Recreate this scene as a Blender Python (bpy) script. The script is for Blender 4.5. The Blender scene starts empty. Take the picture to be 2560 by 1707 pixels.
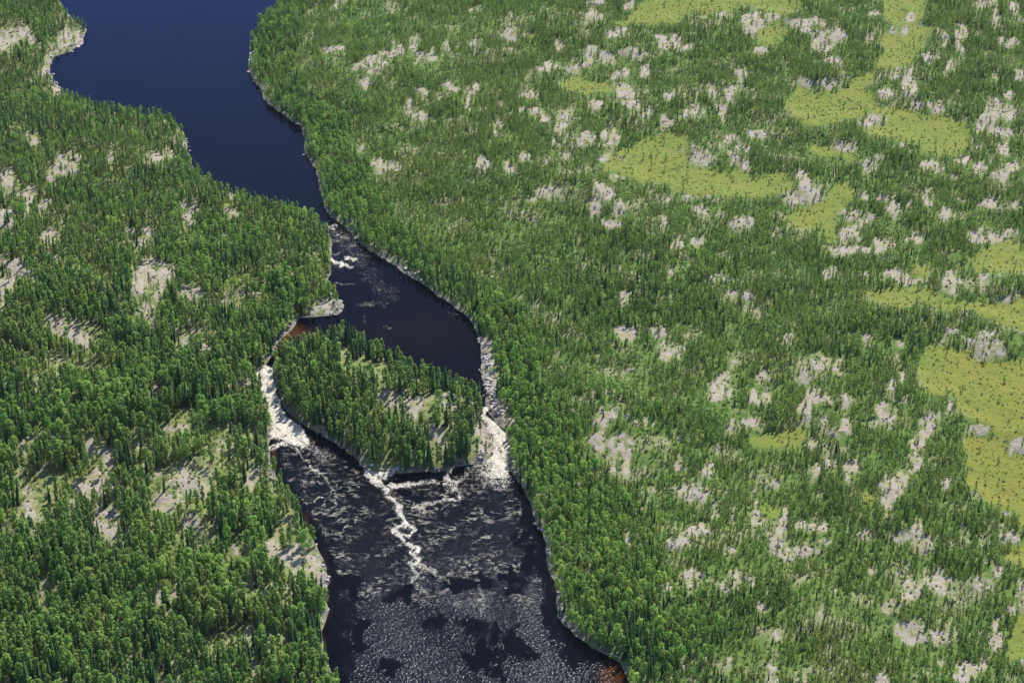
import bpy, math, random
import numpy as np
from mathutils import Vector

R = math.radians
SC = bpy.context.scene
RNG = np.random.default_rng(7)
random.seed(7)

# ------------------------------------------------------------------ camera, sky, sun, exposure
FS = 6022.0                       # focal length in pixels of a 2560 px wide frame
DEP = R(27.0)                     # camera depression
CAMH = 574.0
cam_d = bpy.data.cameras.new('camera')
cam = bpy.data.objects.new('camera', cam_d)
SC.collection.objects.link(cam)
cam.location = (0, 0, CAMH)
cam.rotation_euler = (R(90) - DEP, 0, 0)
cam_d.sensor_width = 36.0
cam_d.lens = 36.0 * FS / 2560.0
cam_d.clip_start = 1.0
cam_d.clip_end = 120000.0
SC.camera = cam

SUN_EL, SUN_AZ = R(50.0), R(24.0)          # azimuth measured clockwise from +Y (the view direction)
world = bpy.data.worlds.new('World'); SC.world = world
world.use_nodes = True
nt = world.node_tree; nt.nodes.clear()
sky = nt.nodes.new('ShaderNodeTexSky'); sky.sky_type = 'NISHITA'; sky.sun_disc = False
sky.sun_elevation = SUN_EL; sky.sun_rotation = SUN_AZ; sky.altitude = 300; sky.air_density = 1.0
sky.dust_density = 0.6; sky.ozone_density = 1.5
bg = nt.nodes.new('ShaderNodeBackground'); bg.inputs['Strength'].default_value = 0.135
out = nt.nodes.new('ShaderNodeOutputWorld')
nt.links.new(sky.outputs[0], bg.inputs[0]); nt.links.new(bg.outputs[0], out.inputs[0])

sun_d = bpy.data.lights.new('sun', 'SUN'); sun_d.energy = 4.6; sun_d.angle = R(0.5); sun_d.color = (1.0, 0.95, 0.87)
sun = bpy.data.objects.new('sun', sun_d); SC.collection.objects.link(sun)
sd_ = Vector((math.sin(SUN_AZ) * math.cos(SUN_EL), math.cos(SUN_AZ) * math.cos(SUN_EL), math.sin(SUN_EL)))
sun.rotation_euler = (-sd_).to_track_quat('-Z', 'Y').to_euler()
sun.location = (300, 900, 900)

SC.view_settings.view_transform = 'Standard'
SC.view_settings.look = 'None'
SC.view_settings.exposure = 0.74
SC.view_settings.gamma = 1.0
SC.view_settings.use_curve_mapping = False
SC.render.engine = 'CYCLES'
SC.cycles.max_bounces = 6
SC.cycles.diffuse_bounces = 3
SC.cycles.transmission_bounces = 4
SC.cycles.transparent_max_bounces = 4
SC.cycles.use_denoising = True
SC.cycles.denoising_prefilter = 'ACCURATE'
SC.cycles.sample_clamp_indirect = 4.0
SC.cycles.sample_clamp_direct = 4.0

# ------------------------------------------------------------------ layout maths
cd, sdp = math.cos(DEP), math.sin(DEP)
def project(x, y, z):
    """world -> coordinates in the 2560 x 1707 frame"""
    dz = z - CAMH
    depth = y * cd - dz * sdp
    up = y * sdp + dz * cd
    return 1280 + FS * x / depth, 853.5 - FS * up / depth
def unproject(u, v, z=0.0):
    a = (u - 1280) / FS; b = (853.5 - v) / FS
    dy = cd + b * sdp; dz = -sdp + b * cd
    t = (z - CAMH) / dz
    return a * t, dy * t
def pxm(v):                       # pixels per metre of height at row v (approx.)
    x0, y0 = unproject(1280.0, v)
    return project(0, y0, 0)[1] - project(0, y0, 1.0)[1]

def _hash(ix, iy, seed):
    h = (ix.astype(np.int64) * 374761393 + iy.astype(np.int64) * 668265263 + seed * 1274126177) & 0xFFFFFFFF
    h = ((h ^ (h >> 13)) * 1274126177) & 0xFFFFFFFF
    h = h ^ (h >> 16)
    return (h & 0xFFFF) / 65535.0
def vnoise(x, y, seed=0):
    x0 = np.floor(x); y0 = np.floor(y); fx = x - x0; fy = y - y0
    fx = fx * fx * (3 - 2 * fx); fy = fy * fy * (3 - 2 * fy)
    a = _hash(x0, y0, seed); b = _hash(x0 + 1, y0, seed); c = _hash(x0, y0 + 1, seed); d = _hash(x0 + 1, y0 + 1, seed)
    return (a * (1 - fx) + b * fx) * (1 - fy) + (c * (1 - fx) + d * fx) * fy
def fbm(x, y, scale, octaves=3, seed=0):
    s = 0; a = 1; n = 0; f = 1.0 / scale
    for k in range(octaves):
        s = s + a * vnoise(x * f + 17.3 * k, y * f - 9.1 * k, seed + k * 31); n += a; a *= 0.5; f *= 2.03
    return s / n                     # 0..1, mean 0.5
def sstep(a, b, x):
    t = np.clip((x - a) / (b - a), 0, 1); return t * t * (3 - 2 * t)

# ------------------------------------------------------------------ survey of the place (frame coordinates, turned into ground maps)
VS = 2560.0 / 2352.0
def V(pts): return [(a * VS, b * VS) for a, b in pts]
CROP = dict(A=(640, 0, .2723), B=(1280, 0, .2723), C=(1920, 0, .2723), D=(1280, 427, .2723), E=(1280, 854, .2723),
            F=(1280, 1280, .2723), G=(0, 300, .2723), H=(0, 570, .36565), I=(0, 1137, .36565), J=(1700, 570, .36565),
            K=(1700, 1137, .36565), L=(700, 1137, .36565), M=(550, 800, .36565), N=(500, 450, .36565), O=(0, 0, .36565),
            P=(1700, 0, .36565))
def cr(k, pts):
    ox, oy, s = CROP[k]; return [(ox + a * s, oy + b * s) for a, b in pts]

RIVER = V([(-500, -420), (-200, -260), (0, -120), (90, -40), (134, 0), (150, 30), (172, 52), (200, 67), (191, 90), (191, 101), (171, 111),
    (158, 120), (144, 124), (124, 130), (114, 151), (118, 175), (128, 191), (148, 218), (188, 240), (262, 258), (319, 262), (363, 268),
    (386, 282), (416, 296), (424, 315), (430, 336), (440, 380), (464, 404), (500, 436), (551, 450), (580, 470), (620, 480), (658, 482), (705, 498), (736, 514),
    (750, 535), (762, 558), (761, 580), (758, 602), (760, 628), (750, 648), (741, 660), (752, 668), (775, 684), (790, 700), (786, 714), (775, 723), (735, 727), (690, 728),
    (676, 750), (658, 768), (637, 788), (627, 808), (616, 828), (600, 845), (572, 866), (596, 890), (609, 923), (616, 953), (623, 987),
    (617, 1020), (620, 1040), (619, 1060), (632, 1090), (652, 1130), (680, 1172), (697, 1200), (710, 1222), (730, 1262), (745, 1295), (757, 1335), (748, 1352),
    (746, 1376), (755, 1400), (750, 1417), (738, 1448), (742, 1480), (756, 1530), (778, 1600), (800, 1700), (830, 1850), (900, 2100),
    (1560, 2100), (1500, 1900), (1440, 1750), (1450, 1640), (1447, 1568), (1425, 1520), (1382, 1497), (1358, 1487), (1315, 1450), (1290, 1425), (1281, 1417), (1283, 1400), (1279, 1380), (1275, 1333), (1260, 1307), (1254, 1263),
    (1248, 1225), (1236, 1210), (1230, 1190), (1217, 1150), (1200, 1115), (1176, 1086), (1166, 1062), (1173, 1037), (1164, 1010), (1160, 990), (1137, 967), (1120, 940),
    (1116, 915), (1117, 894), (1106, 865), (1108, 833), (1104, 793), (1098, 768), (1081, 735), (1064, 718), (1030, 694), (997, 671), (957, 644),
    (916, 617), (879, 593), (829, 560), (795, 521), (765, 500), (752, 490), (742, 462), (735, 430), (727, 388), (712, 368), (699, 345), (699, 316), (694, 290),
    (655, 266), (621, 243), (605, 226), (600, 203), (580, 180), (571, 160), (573, 130), (574, 97), (590, 80), (596, 50), (630, 28), (645, 0), (660, -40), (720, -150),
    (900, -300), (1200, -420)])
ISLAND = V([(622, 852), (640, 838), (668, 822), (700, 808), (730, 796), (760, 786), (795, 786), (826, 800), (860, 820), (890, 828), (915, 842),
    (945, 864), (978, 878), (1010, 888), (1040, 904), (1062, 912), (1080, 922), (1098, 930), (1110, 940), (1106, 962), (1118, 985), (1130, 1000), (1136, 1030), (1124, 1052),
    (1093, 1060), (1043, 1074), (1023, 1082), (985, 1082), (950, 1084), (915, 1086), (885, 1084), (850, 1080), (828, 1064), (800, 1040), (781, 1024), (747, 1003), (707, 980),
    (680, 963), (655, 940), (640, 905), (630, 876)])

def parse(s):
    o = []
    for item in s.split(';'):
        f = [float(t) for t in item.split(',')]
        o.append(f + [1.0] * (5 - len(f)))
    return o
ROCKS = dict(
A='710,455,80,30;1060,590,100,75;1290,450,60,45;1250,480,110,25;1480,380,45,60;1500,520,50,45;1600,510,50,45;890,630,40,30;1020,760,45,35;1770,800,70,25;2000,820,70,60;1950,960,30,60;1530,850,60,30;1410,980,40,80;1515,1080,60,40;1170,1520,110,50;2230,1160,50,70;2270,960,60,20;2000,90,70,15;2000,165,50,12;1990,400,90,60,.4;2310,330,50,60;770,20,40,40;1750,450,20,50,.6;2070,1490,50,50;2320,1520,50,50;960,1350,40,40,.5;1270,330,80,25,.4',
B='750,150,120,60,.6;760,20,70,30;1070,40,45,50;430,420,35,55;60,165,120,25,.6;960,300,110,35;1480,410,160,55,.8;1370,350,40,20;700,520,50,110;590,630,70,60;885,530,80,60;1130,500,130,45;330,610,90,35;200,640,40,40,.7;930,690,40,40;1030,670,45,30;1200,670,40,50;1040,840,60,60;185,865,70,40;170,1015,120,30;290,1080,40,25;765,980,45,40;1090,960,60,30;1240,1040,60,20;1420,890,40,40;1430,1130,55,50;1840,820,50,90;2000,870,40,60;1680,1030,80,80,.8;1930,1010,60,110,.8;2100,690,35,50;2120,790,50,70,.7;455,1120,45,100;680,1260,90,60;900,1240,80,100,.8;2240,1240,90,50,.8;1650,1370,70,40;1750,1450,110,60;2010,1290,60,35;2110,1360,70,40;2040,1460,40,50;2120,1510,40,60;430,1320,60,30,.7;130,1440,50,25;480,1430,40,20,.6;850,1440,50,40;1020,1460,25,20;290,1500,40,20;30,340,50,60,.7;1240,270,40,40,.6;1950,150,60,40,.7;2240,200,110,70;2200,270,60,50;2290,470,50,25',
C='30,165,60,45;210,210,90,50;400,190,120,25;340,270,60,50,.7;500,370,100,80;640,310,60,90,.7;690,330,50,30;560,570,110,35,.8;340,760,70,40;530,780,70,55;640,760,60,40,.6;120,570,50,40,.7;980,135,50,20;1310,170,55,35;1170,280,50,40;1290,280,50,40;940,330,50,40,.7;1090,900,100,65;1140,680,40,60;1300,740,40,110;1330,840,70,50;1390,970,45,50;1540,990,45,60;960,1120,110,50;1475,545,25,50;1560,510,40,30;1640,340,35,70,.8;1560,310,30,50,.7;1760,290,25,90;1780,450,25,60;1670,600,40,60,.8;1630,690,50,30,.6;2090,130,30,110;1960,40,80,40;2270,80,50,50;2220,400,80,45;2070,690,40,50,.7;2180,1030,110,70;2090,930,60,50;2050,1040,40,100;2000,1120,60,70;2130,1200,130,35;1920,1180,40,50;2220,860,30,40;2310,690,40,40;2180,1370,50,60;690,1340,100,45;1000,1440,60,40;1210,1320,40,20;920,1530,80,40;1520,1530,90,45;1960,1530,50,30;1790,1470,60,40;690,1480,50,20,.6;2230,1540,100,40;1920,1350,30,25,.7;1730,870,30,25,.6',
D='340,190,90,60;180,250,40,30,.6;840,200,70,60;910,170,50,40;760,330,40,120,.8;980,360,35,80;910,480,80,35;970,60,90,25,.7;790,100,30,30,.7;1600,250,45,40;1740,380,45,50;1390,460,45,40;1450,260,40,30,.6;2150,470,60,50,.8;1530,680,70,90,.7;1520,600,50,30,.6;1700,640,60,60,.5;1090,1140,70,30,.8;1020,1200,50,40,.6;1060,1490,100,60;1350,1480,80,60,.7;1900,980,120,35,.6;2160,1140,50,70,.8;2000,1140,60,50,.5;1450,950,30,30,.5;210,1250,50,80,.6;510,1490,50,25,.7;1180,720,30,60,.5;1010,770,50,30,.4',
E='1420,90,60,80;1550,90,40,50,.7;870,670,80,50;800,740,60,60,.8;790,920,80,90;900,1130,50,80,.8;1010,930,90,70;1050,1080,40,130;920,1060,50,80,.8;1900,470,90,80;1960,350,60,80,.8;2060,200,60,70,.5;2220,510,50,60;2320,500,40,80;2300,300,60,100,.7;1240,720,30,50;1110,740,40,25,.7;1040,670,25,30;1650,1390,130,90;1480,1360,30,60,.6;1880,990,50,40;1810,1180,30,60;1540,1140,60,40,.6;2020,760,40,50,.7;2200,750,120,50,.8;2230,1440,25,110,.8;610,1300,30,60,.6;540,620,40,30,.6;1780,1420,40,60,.5',
F='1720,170,100,50;1500,310,60,60;1560,260,60,50,.8;1080,260,60,100,.5;1650,570,100,40,.8;1600,640,50,60,.7;2060,600,70,60;1980,700,80,60;2150,640,60,40,.7;2240,60,80,60;1420,700,40,60,.5;2300,870,60,60,.7;1610,1400,50,60,.6;1970,1390,40,50,.6;2000,360,40,50,.6;1700,990,30,30,.4;1830,30,30,60,.5',
G='650,340,130,45;500,300,50,25,.8;580,440,120,50;500,510,50,40,.8;1030,330,35,50,.7;1440,340,70,60,.8;1570,310,60,45;60,460,60,30;60,560,90,60,.8;220,670,120,30;300,640,50,30;265,760,35,90;430,780,50,40;50,900,60,90;1740,800,90,45;1740,900,40,60,.8;2090,680,60,30,.9;2140,850,80,35,.7;445,1080,50,60;590,950,30,50,.4;1200,1030,50,40,.6;1380,1040,40,60,.6;1320,1130,80,30,.6;150,1370,80,90;250,1430,70,70,.8;20,1270,30,60,.8;490,1240,40,30,.7;2060,1070,40,60,.5',
H='1060,300,130,70;960,380,50,90;1090,430,50,60;1300,440,90,60,.6;1000,580,50,60;1030,640,50,40,.7;410,650,110,60;500,730,80,50;560,780,70,40;600,650,40,60,.5;90,280,80,60;40,380,70,60;10,500,30,80;330,50,50,50,.7;80,1020,40,40,.6;1060,1080,40,70,.8;970,1090,40,30,.5;1390,840,50,30,.7;1250,790,40,80,.4;150,1520,40,60;330,1420,200,25;620,1480,40,70;740,1530,60,40;960,1430,60,80,.6;1230,1380,160,30,.6;1500,1500,150,60,.5',
I='740,50,50,90;660,140,40,60;1330,220,110,40;1150,290,90,50;1120,380,60,30;200,370,40,90;170,240,50,40,.6;740,400,60,60,.7;750,510,60,50;740,600,50,50,.6;1730,180,60,80,.8;1870,170,30,120,.5;1860,650,60,60;2010,700,100,90;2150,780,60,70;2220,860,40,40;1700,860,20,60,.5;1770,960,60,40,.7;1620,650,30,50,.5;1210,1090,90,25,.8;1700,1220,30,90,.6;1760,1440,30,80,.7;1190,930,20,80,.6;1090,960,20,100,.6;1890,1270,60,60,.5;300,870,40,25,.6',
M='1890,600,60,80;1850,470,40,70;1950,700,50,50;1150,550,100,80,.6;1330,580,70,60;1300,640,40,40;1500,800,50,100,.7;1560,580,80,60,.6;1590,530,100,20,.8;1800,780,60,80;1810,880,70,50;1690,540,40,15;880,250,60,60,.3;850,150,60,20,.5;830,330,40,40,.4;1230,500,60,40,.7',
N='880,870,110,50;1965,1200,40,120;1985,1400,50,120',
O='130,240,120,60,.9;40,280,60,60;420,260,60,90,.7;540,260,35,70;360,400,35,40;400,590,40,50;300,500,60,30,.6;230,960,30,40,.5',
P='840,1200,50,30;860,1270,30,60;820,1370,130,40;910,1340,60,30;1390,1350,70,30;1460,1440,50,50;1190,1500,60,60;1120,1460,40,20;1290,1480,40,30;1250,1340,30,40,.6;1700,1350,40,60,.7;1810,1470,40,40;2110,1400,70,30;1730,1140,60,40;2200,1190,60,60;2060,1150,40,30;1870,1220,25,30,.6;2280,1400,50,30,.6;140,1450,40,40;50,1350,40,30;400,1530,60,40,.7;1930,1360,30,10;1580,1400,30,50,.5',
J='1170,50,55,60;1110,160,90,25;1270,150,120,25,.6;1390,110,80,40;1610,60,50,50;2030,70,50,45;2150,70,40,40;2250,40,60,30;1480,320,80,35;1540,370,50,30,.8;1650,360,90,15,.5;1850,380,60,70,.9;2050,400,120,60,.5;2100,330,80,20,.8;2240,480,60,30,.8;1040,320,50,40,.8;1260,330,50,15,.5;1540,620,130,25,.4;1840,710,50,30,.7;2090,730,70,30,.7;2110,820,90,60;1980,790,60,30,.8;2200,850,40,50,.6;950,920,55,50;1075,940,30,50,.9;760,780,40,50,.7;840,1000,40,60,.9;950,1150,70,50;1130,1180,50,50;850,1250,40,80;1270,750,50,25,.7;1520,780,35,25,.6;1490,1030,50,30,.9;1440,1090,30,30,.9;1400,1280,70,70;1300,1340,40,30,.6;1690,1340,40,80;1650,1440,40,50;1860,1200,30,50,.8;1760,1290,30,60,.5;2040,1370,90,35;2300,1500,70,50;1130,1350,30,80,.6;990,1340,30,70,.6;1070,1390,40,40,.8;900,1470,45,40,.9;1600,1510,40,60,.9;1480,900,25,50,.7',
K='1020,50,40,30,.9;1170,70,60,50,.7;1150,190,25,60,.7;1600,40,40,60;1800,190,40,50,.8;1440,220,60,80;1430,320,45,60;1520,160,50,50,.8;960,270,35,30,.6;930,120,30,50,.6;640,220,70,30,.8;715,430,25,100;650,570,50,100,.8;720,680,50,30,.9;850,480,50,40,.7;950,500,50,40,.8;980,590,30,30,.7;860,670,90,60,.7;1270,540,60,40,.6;1490,570,50,60,.8;1610,560,40,100;1660,620,70,60;1300,800,40,20,.9;1950,530,20,60,.8;2070,580,30,50,.6;2260,580,50,45;2240,395,35,25;1690,850,40,70,.7;1780,880,50,90;1580,920,70,60;1530,960,30,60,.8;1450,1050,50,50,.9;1580,1190,80,60;1600,1260,60,30;1750,1250,50,50;1850,1230,40,40,.8;2170,1150,30,50,.8;2170,1260,40,70;2030,860,40,30,.8;2170,800,40,40,.5;2270,1070,30,30;2330,920,30,60;2000,1460,90,50;1930,1520,50,40;2070,1400,30,20;1380,1530,50,60,.8;990,1070,30,50,.6;1060,900,15,60,.7;630,1500,25,80,.7;660,1240,15,40,.6;580,1050,50,20,.6;1790,1415,30,20,.6;2340,1410,20,20,.9')
BOGS = [
 cr('C', [(1060,0),(1040,-300),(1500,-300),(1430,0),(1480,80),(1420,200),(1350,240),(1500,260),(1430,380),(1370,510),(1290,580),(1050,640),(960,700),(890,790),(940,860),(980,930),(1100,980),(1260,960),(1330,1040),(1480,1050),(1700,1080),(1850,1130),(1860,1230),(1860,1380),(1700,1440),(1560,1450),(1430,1420),(1380,1290),(1180,1290),(1000,1250),(880,1200),(1070,1120),(1090,1040),(820,1080),(640,1140),(430,1150),(230,1100),(170,1000),(170,900),(270,800),(500,840),(640,830),(780,740),(900,650),(1030,580),(1060,470),(1050,330),(1100,230),(1060,150)]),
 cr('C', [(370,1320),(560,1340),(700,1410),(880,1450),(830,1500),(560,1450),(400,1400)]),
 cr('B', [(1250,0),(1250,-200),(2500,-200),(2700,60),(2480,150),(2300,80),(2150,90),(1950,110),(1780,150),(1640,130),(1500,190),(1150,220),(900,230),(1060,150),(1130,90)]),
 cr('C', [(-60,230),(120,220),(190,330),(80,410),(-60,420)]),
 cr('B', [(430,740),(700,710),(900,790),(930,850),(700,870),(500,820)]),
 [(1661,332),(1716,338),(1724,381),(1722,406),(1791,420),(1839,428),(1897,446),(1971,420),(1985,450),(1956,486),(1919,494),(1846,494),(1800,490),(1743,490),(1690,482),(1653,462),(1600,455),(1540,430),(1500,418),(1520,395),(1560,370),(1600,355)],
 cr('P', [(1180,1240),(1200,1340),(1150,1430),(1080,1470),(1060,1568),(780,1568),(730,1480),(800,1420),(950,1400),(1000,1320),(1100,1260)]),
 cr('J', [(1960,200),(2150,100),(2280,90),(2352,160),(2900,100),(2900,310),(2352,310),(2100,300),(2000,290)]),
 cr('J', [(1560,270),(1640,230),(1720,280),(1700,340),(1600,340)]),
 cr('J', [(1240,450),(1400,430),(1560,420),(1720,400),(1800,480),(1960,500),(2200,520),(2352,450),(2900,450),(2900,760),(2352,700),(2200,660),(2000,570),(1800,570),(1650,500),(1500,560),(1300,500)]),
 cr('J', [(1690,780),(1800,830),(1950,830),(2050,900),(2200,920),(2352,900),(2900,900),(2900,1440),(2352,1440),(2200,1450),(2100,1340),(1960,1300),(1850,1170),(1700,1100),(1640,1030),(1640,920)]),
 cr('J', [(1950,1400),(2100,1420),(2200,1460),(2352,1568),(2352,1640),(1960,1640)]),
 cr('K', [(2000,0),(2352,0),(2900,0),(2900,560),(2352,540),(2300,450),(2290,380),(2100,330),(2000,250),(1970,160),(2010,80)]),
 cr('K', [(2170,650),(2352,600),(2500,600),(2500,760),(2352,760),(2200,740)]),
 cr('K', [(2290,1100),(2352,1080),(2500,1080),(2500,1370),(2352,1370),(2220,1390),(2250,1250)]),
 cr('J', [(480,1420),(700,1380),(900,1360),(880,1430),(760,1500),(500,1490)]),
 cr('K', [(540,330),(680,340),(670,420),(560,430)]), cr('K', [(1220,250),(1350,260),(1350,340),(1240,340)]),
 cr('J', [(1000,20),(1080,0),(1080,80),(1000,100)]),
]

# ------------------------------------------------------------------ rasters over the frame plus a margin
X0, X1, Y0, Y1, ST = -420.0, 2980.0, -330.0, 2080.0, 4.0
gx = np.arange(X0, X1 + 1, ST); gy = np.arange(Y0, Y1 + 1, ST)
GX, GY = np.meshgrid(gx, gy)
def inside(poly, X, Y):
    r = np.zeros(X.shape, bool); n = len(poly)
    for i in range(n):
        x1, y1 = poly[i]; x2, y2 = poly[(i + 1) % n]
        if y1 == y2: continue
        c = ((y1 > Y) != (y2 > Y)) & (X < (x2 - x1) * (Y - y1) / (y2 - y1) + x1)
        r ^= c
    return r
def sample(arr, u, v):
    fx = np.clip((u - X0) / ST, 0, arr.shape[1] - 1.001); fy = np.clip((v - Y0) / ST, 0, arr.shape[0] - 1.001)
    ix = fx.astype(int); iy = fy.astype(int); ax = fx - ix; ay = fy - iy
    return (arr[iy, ix] * (1 - ax) + arr[iy, ix + 1] * ax) * (1 - ay) + (arr[iy + 1, ix] * (1 - ax) + arr[iy + 1, ix + 1] * ax) * ay
WX, WY = unproject(GX, GY)
def jag(poly, amp):                 # break long straight edges of the shoreline
    o = []; n = len(poly)
    for i in range(n):
        a = np.array(poly[i]); b = np.array(poly[(i + 1) % n]); L = np.linalg.norm(b - a); k = max(1, int(L / 11))
        nn = np.array([-(b - a)[1], (b - a)[0]]) / (L + 1e-6)
        for j in range(k):
            p = a + (b - a) * j / k
            if j: p = p + nn * RNG.normal() * amp
            o.append((float(p[0]), float(p[1])))
    return o
RIVJ, ISLJ = jag(RIVER, 1.9), jag(ISLAND, 1.9)
def segdist(poly, X, Y):
    best = np.full(X.shape, 1e9); n = len(poly)
    P = np.array([unproject(a, b) for a, b in poly])
    for i in range(n):
        a = P[i]; b = P[(i + 1) % n]; d = b - a; L2 = d @ d + 1e-9
        t = np.clip(((X - a[0]) * d[0] + (Y - a[1]) * d[1]) / L2, 0, 1)
        q = (X - a[0] - t * d[0]) ** 2 + (Y - a[1] - t * d[1]) ** 2
        np.minimum(best, q, out=best)
    return np.sqrt(best)
water = inside(RIVJ, GX, GY) & ~inside(ISLJ, GX, GY)
SDIST = np.minimum(segdist(RIVJ, WX, WY), segdist(ISLJ, WX, WY)) * np.where(water, -1.0, 1.0)      # metres, + on land
ISL = (inside(ISLJ, GX, GY)).astype(float)
LEFTB = np.zeros(GX.shape)          # 1 west of the river
riv_mid = V([(300, -420), (330, 0), (420, 250), (640, 440), (770, 560), (700, 740), (600, 850), (640, 1000), (700, 1150), (850, 1300), (1000, 1568), (1100, 2100)])
mx = np.interp(gy, [p[1] for p in riv_mid], [p[0] for p in riv_mid])
LEFTB = (GX < mx[:, None]).astype(float)

WARPX = (fbm(GX, GY, 20, 3, 5) - .5) * 46; WARPY = (fbm(GX, GY, 20, 3, 91) - .5) * 34
SPLIT = fbm(GX * 1.25, GY * .75, 11, 3, 133)
def stamp(dst, cx, cy, rx, ry, w, k=1.0):
    i0 = int(max(0, (cx - 2.2 * rx - 20 - X0) // ST)); i1 = int(min(len(gx), (cx + 2.2 * rx + 20 - X0) // ST + 2))
    j0 = int(max(0, (cy - 2.2 * ry - 20 - Y0) // ST)); j1 = int(min(len(gy), (cy + 2.2 * ry + 20 - Y0) // ST + 2))
    if i1 <= i0 or j1 <= j0: return
    s = np.s_[j0:j1, i0:i1]
    d = np.sqrt(((GX[s] + k * WARPX[s] - cx) / (rx + 2)) ** 2 + ((GY[s] + k * WARPY[s] - cy) / (ry + 2)) ** 2)
    dst[s] = np.maximum(dst[s], w * np.clip(1.42 - d, 0, 1))
ROCK = np.zeros(GX.shape)
for key, s in ROCKS.items():
    ox, oy, sc = CROP[key]
    for a, b, rx, ry, w in parse(s):
        stamp(ROCK, ox + a * sc, oy + b * sc, rx * sc, ry * sc, w, 0.75)
ROCK = np.clip(ROCK * (.45 + 1.15 * sstep(.30, .58, SPLIT)) - .06, 0, 1)
BOG = np.zeros(GX.shape)
for p in BOGS:
    BOG = np.maximum(BOG, inside(p, GX + .8 * WARPX, GY + .8 * WARPY).astype(float))
def blur(a, n):
    for _ in range(n):
        b = a.copy(); b[1:-1, 1:-1] = (a[1:-1, 1:-1] * 4 + 2 * (a[:-2, 1:-1] + a[2:, 1:-1] + a[1:-1, :-2] + a[1:-1, 2:]) + a[:-2, :-2] + a[2:, 2:] + a[:-2, 2:] + a[2:, :-2]) / 16
        a = b
    return a
BOG = np.clip(BOG - 1.2 * ROCK, 0, 1)
BOGS_ = blur(BOG, 3); BOGM = blur(BOG, 5); BOGFLAT = blur(BOG, 12)

def level(u, v):
    """water level: the upper pool stands above the lower one, joined by two chutes"""
    l = 1 - sstep(925, 1085, v); r = 1 - sstep(1010, 1165, v)
    w = sstep(850, 1100, u)
    return 2.4 * (l * (1 - w) + r * w)
def ground(x, y):
    """height of the land and river bed, plus maps at that point"""
    u, v = project(x, y, 0.0); lv = level(u, v)
    u, v = project(x, y, lv); lv = level(u, v)
    sd = sample(SDIST, u, v)
    bf = sample(BOGFLAT, u, v); isl = sample(ISL, u, v); lb = sample(LEFTB, u, v)
    n1 = fbm(x, y, 95, 3, 3); n2 = fbm(x, y, 23, 3, 11); n3 = fbm(x, y, 5, 2, 23)
    up = sstep(0, 45, sd)
    hill = up * ((n1 - .28) * 13 + (n2 - .5) * 5.0) * (1 - .85 * bf)
    hill = np.where(isl > .5, sstep(0, 22, sd) * (3.2 + (n2 - .5) * 3), hill)
    land = 0.25 + 1.5 * sstep(0, 5, sd) + hill + (n3 - .5) * .9 * sstep(0, 2, sd)
    land = np.maximum(land, .22 + .5 * sstep(0, 4, sd))
    bed = np.maximum(-3.0, sd * .22) - .05
    t = sstep(-.6, .6, sd)
    z = lv + land * t + bed * (1 - t)
    return z, u, v, sd

# ------------------------------------------------------------------ materials
def newmat(name):
    m = bpy.data.materials.new(name); m.use_nodes = True; m.node_tree.nodes.clear(); return m, m.node_tree
class N:
    """small node helper"""
    def __init__(s, nt): s.nt = nt
    def n(s, t, **k):
        o = s.nt.nodes.new(t)
        for a, b in k.items(): setattr(o, a, b)
        return o
    def link(s, a, b): s.nt.links.new(a, b)
    def put(s, sock, v):
        if hasattr(v, 'is_linked') or hasattr(v, 'links'): s.link(v, sock)
        else: sock.default_value = v
    def math(s, op, a, b=None, c=None, clamp=False):
        o = s.n('ShaderNodeMath', operation=op, use_clamp=clamp); s.put(o.inputs[0], a)
        if b is not None: s.put(o.inputs[1], b)
        if c is not None: s.put(o.inputs[2], c)
        return o.outputs[0]
    def ramp(s, v, a, b):
        o = s.n('ShaderNodeMapRange', interpolation_type='SMOOTHSTEP'); s.put(o.inputs[0], v); s.put(o.inputs[1], a); s.put(o.inputs[2], b)
        return o.outputs[0]
    def mix(s, f, a, b):
        o = s.n('ShaderNodeMix', data_type='RGBA'); s.put(o.inputs[0], f)
        s.put(o.inputs[6], a if not isinstance(a, tuple) else a + (1,) if len(a) == 3 else a)
        s.put(o.inputs[7], b if not isinstance(b, tuple) else b + (1,) if len(b) == 3 else b)
        return o.outputs[2]
    def noise(s, scale, detail=2.0, rough=.5, vec=None, dist=0.0, out=0):
        o = s.n('ShaderNodeTexNoise'); o.inputs['Scale'].default_value = scale; o.inputs['Detail'].default_value = detail
        o.inputs['Roughness'].default_value = rough; o.inputs['Distortion'].default_value = dist
        s.link(vec if vec is not None else s.pos(), o.inputs['Vector']); return o.outputs[out]
    def pos(s):
        if not hasattr(s, '_p'): s._p = s.n('ShaderNodeNewGeometry').outputs['Position']
        return s._p
    def scaled(s, v, x, y, z):
        o = s.n('ShaderNodeVectorMath', operation='MULTIPLY'); s.link(v, o.inputs[0]); o.inputs[1].default_value = (x, y, z); return o.outputs[0]
    def attr(s, name):
        return s.n('ShaderNodeAttribute', attribute_name=name).outputs['Fac']
    def bump(s, h, strength, dist, normal=None):
        o = s.n('ShaderNodeBump'); s.put(o.inputs['Strength'], strength); s.put(o.inputs['Distance'], dist); s.link(h, o.inputs['Height'])
        if normal is not None: s.link(normal, o.inputs['Normal'])
        return o.outputs[0]
    def out(s, shader):
        o = s.n('ShaderNodeOutputMaterial'); s.link(shader, o.inputs[0])

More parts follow.
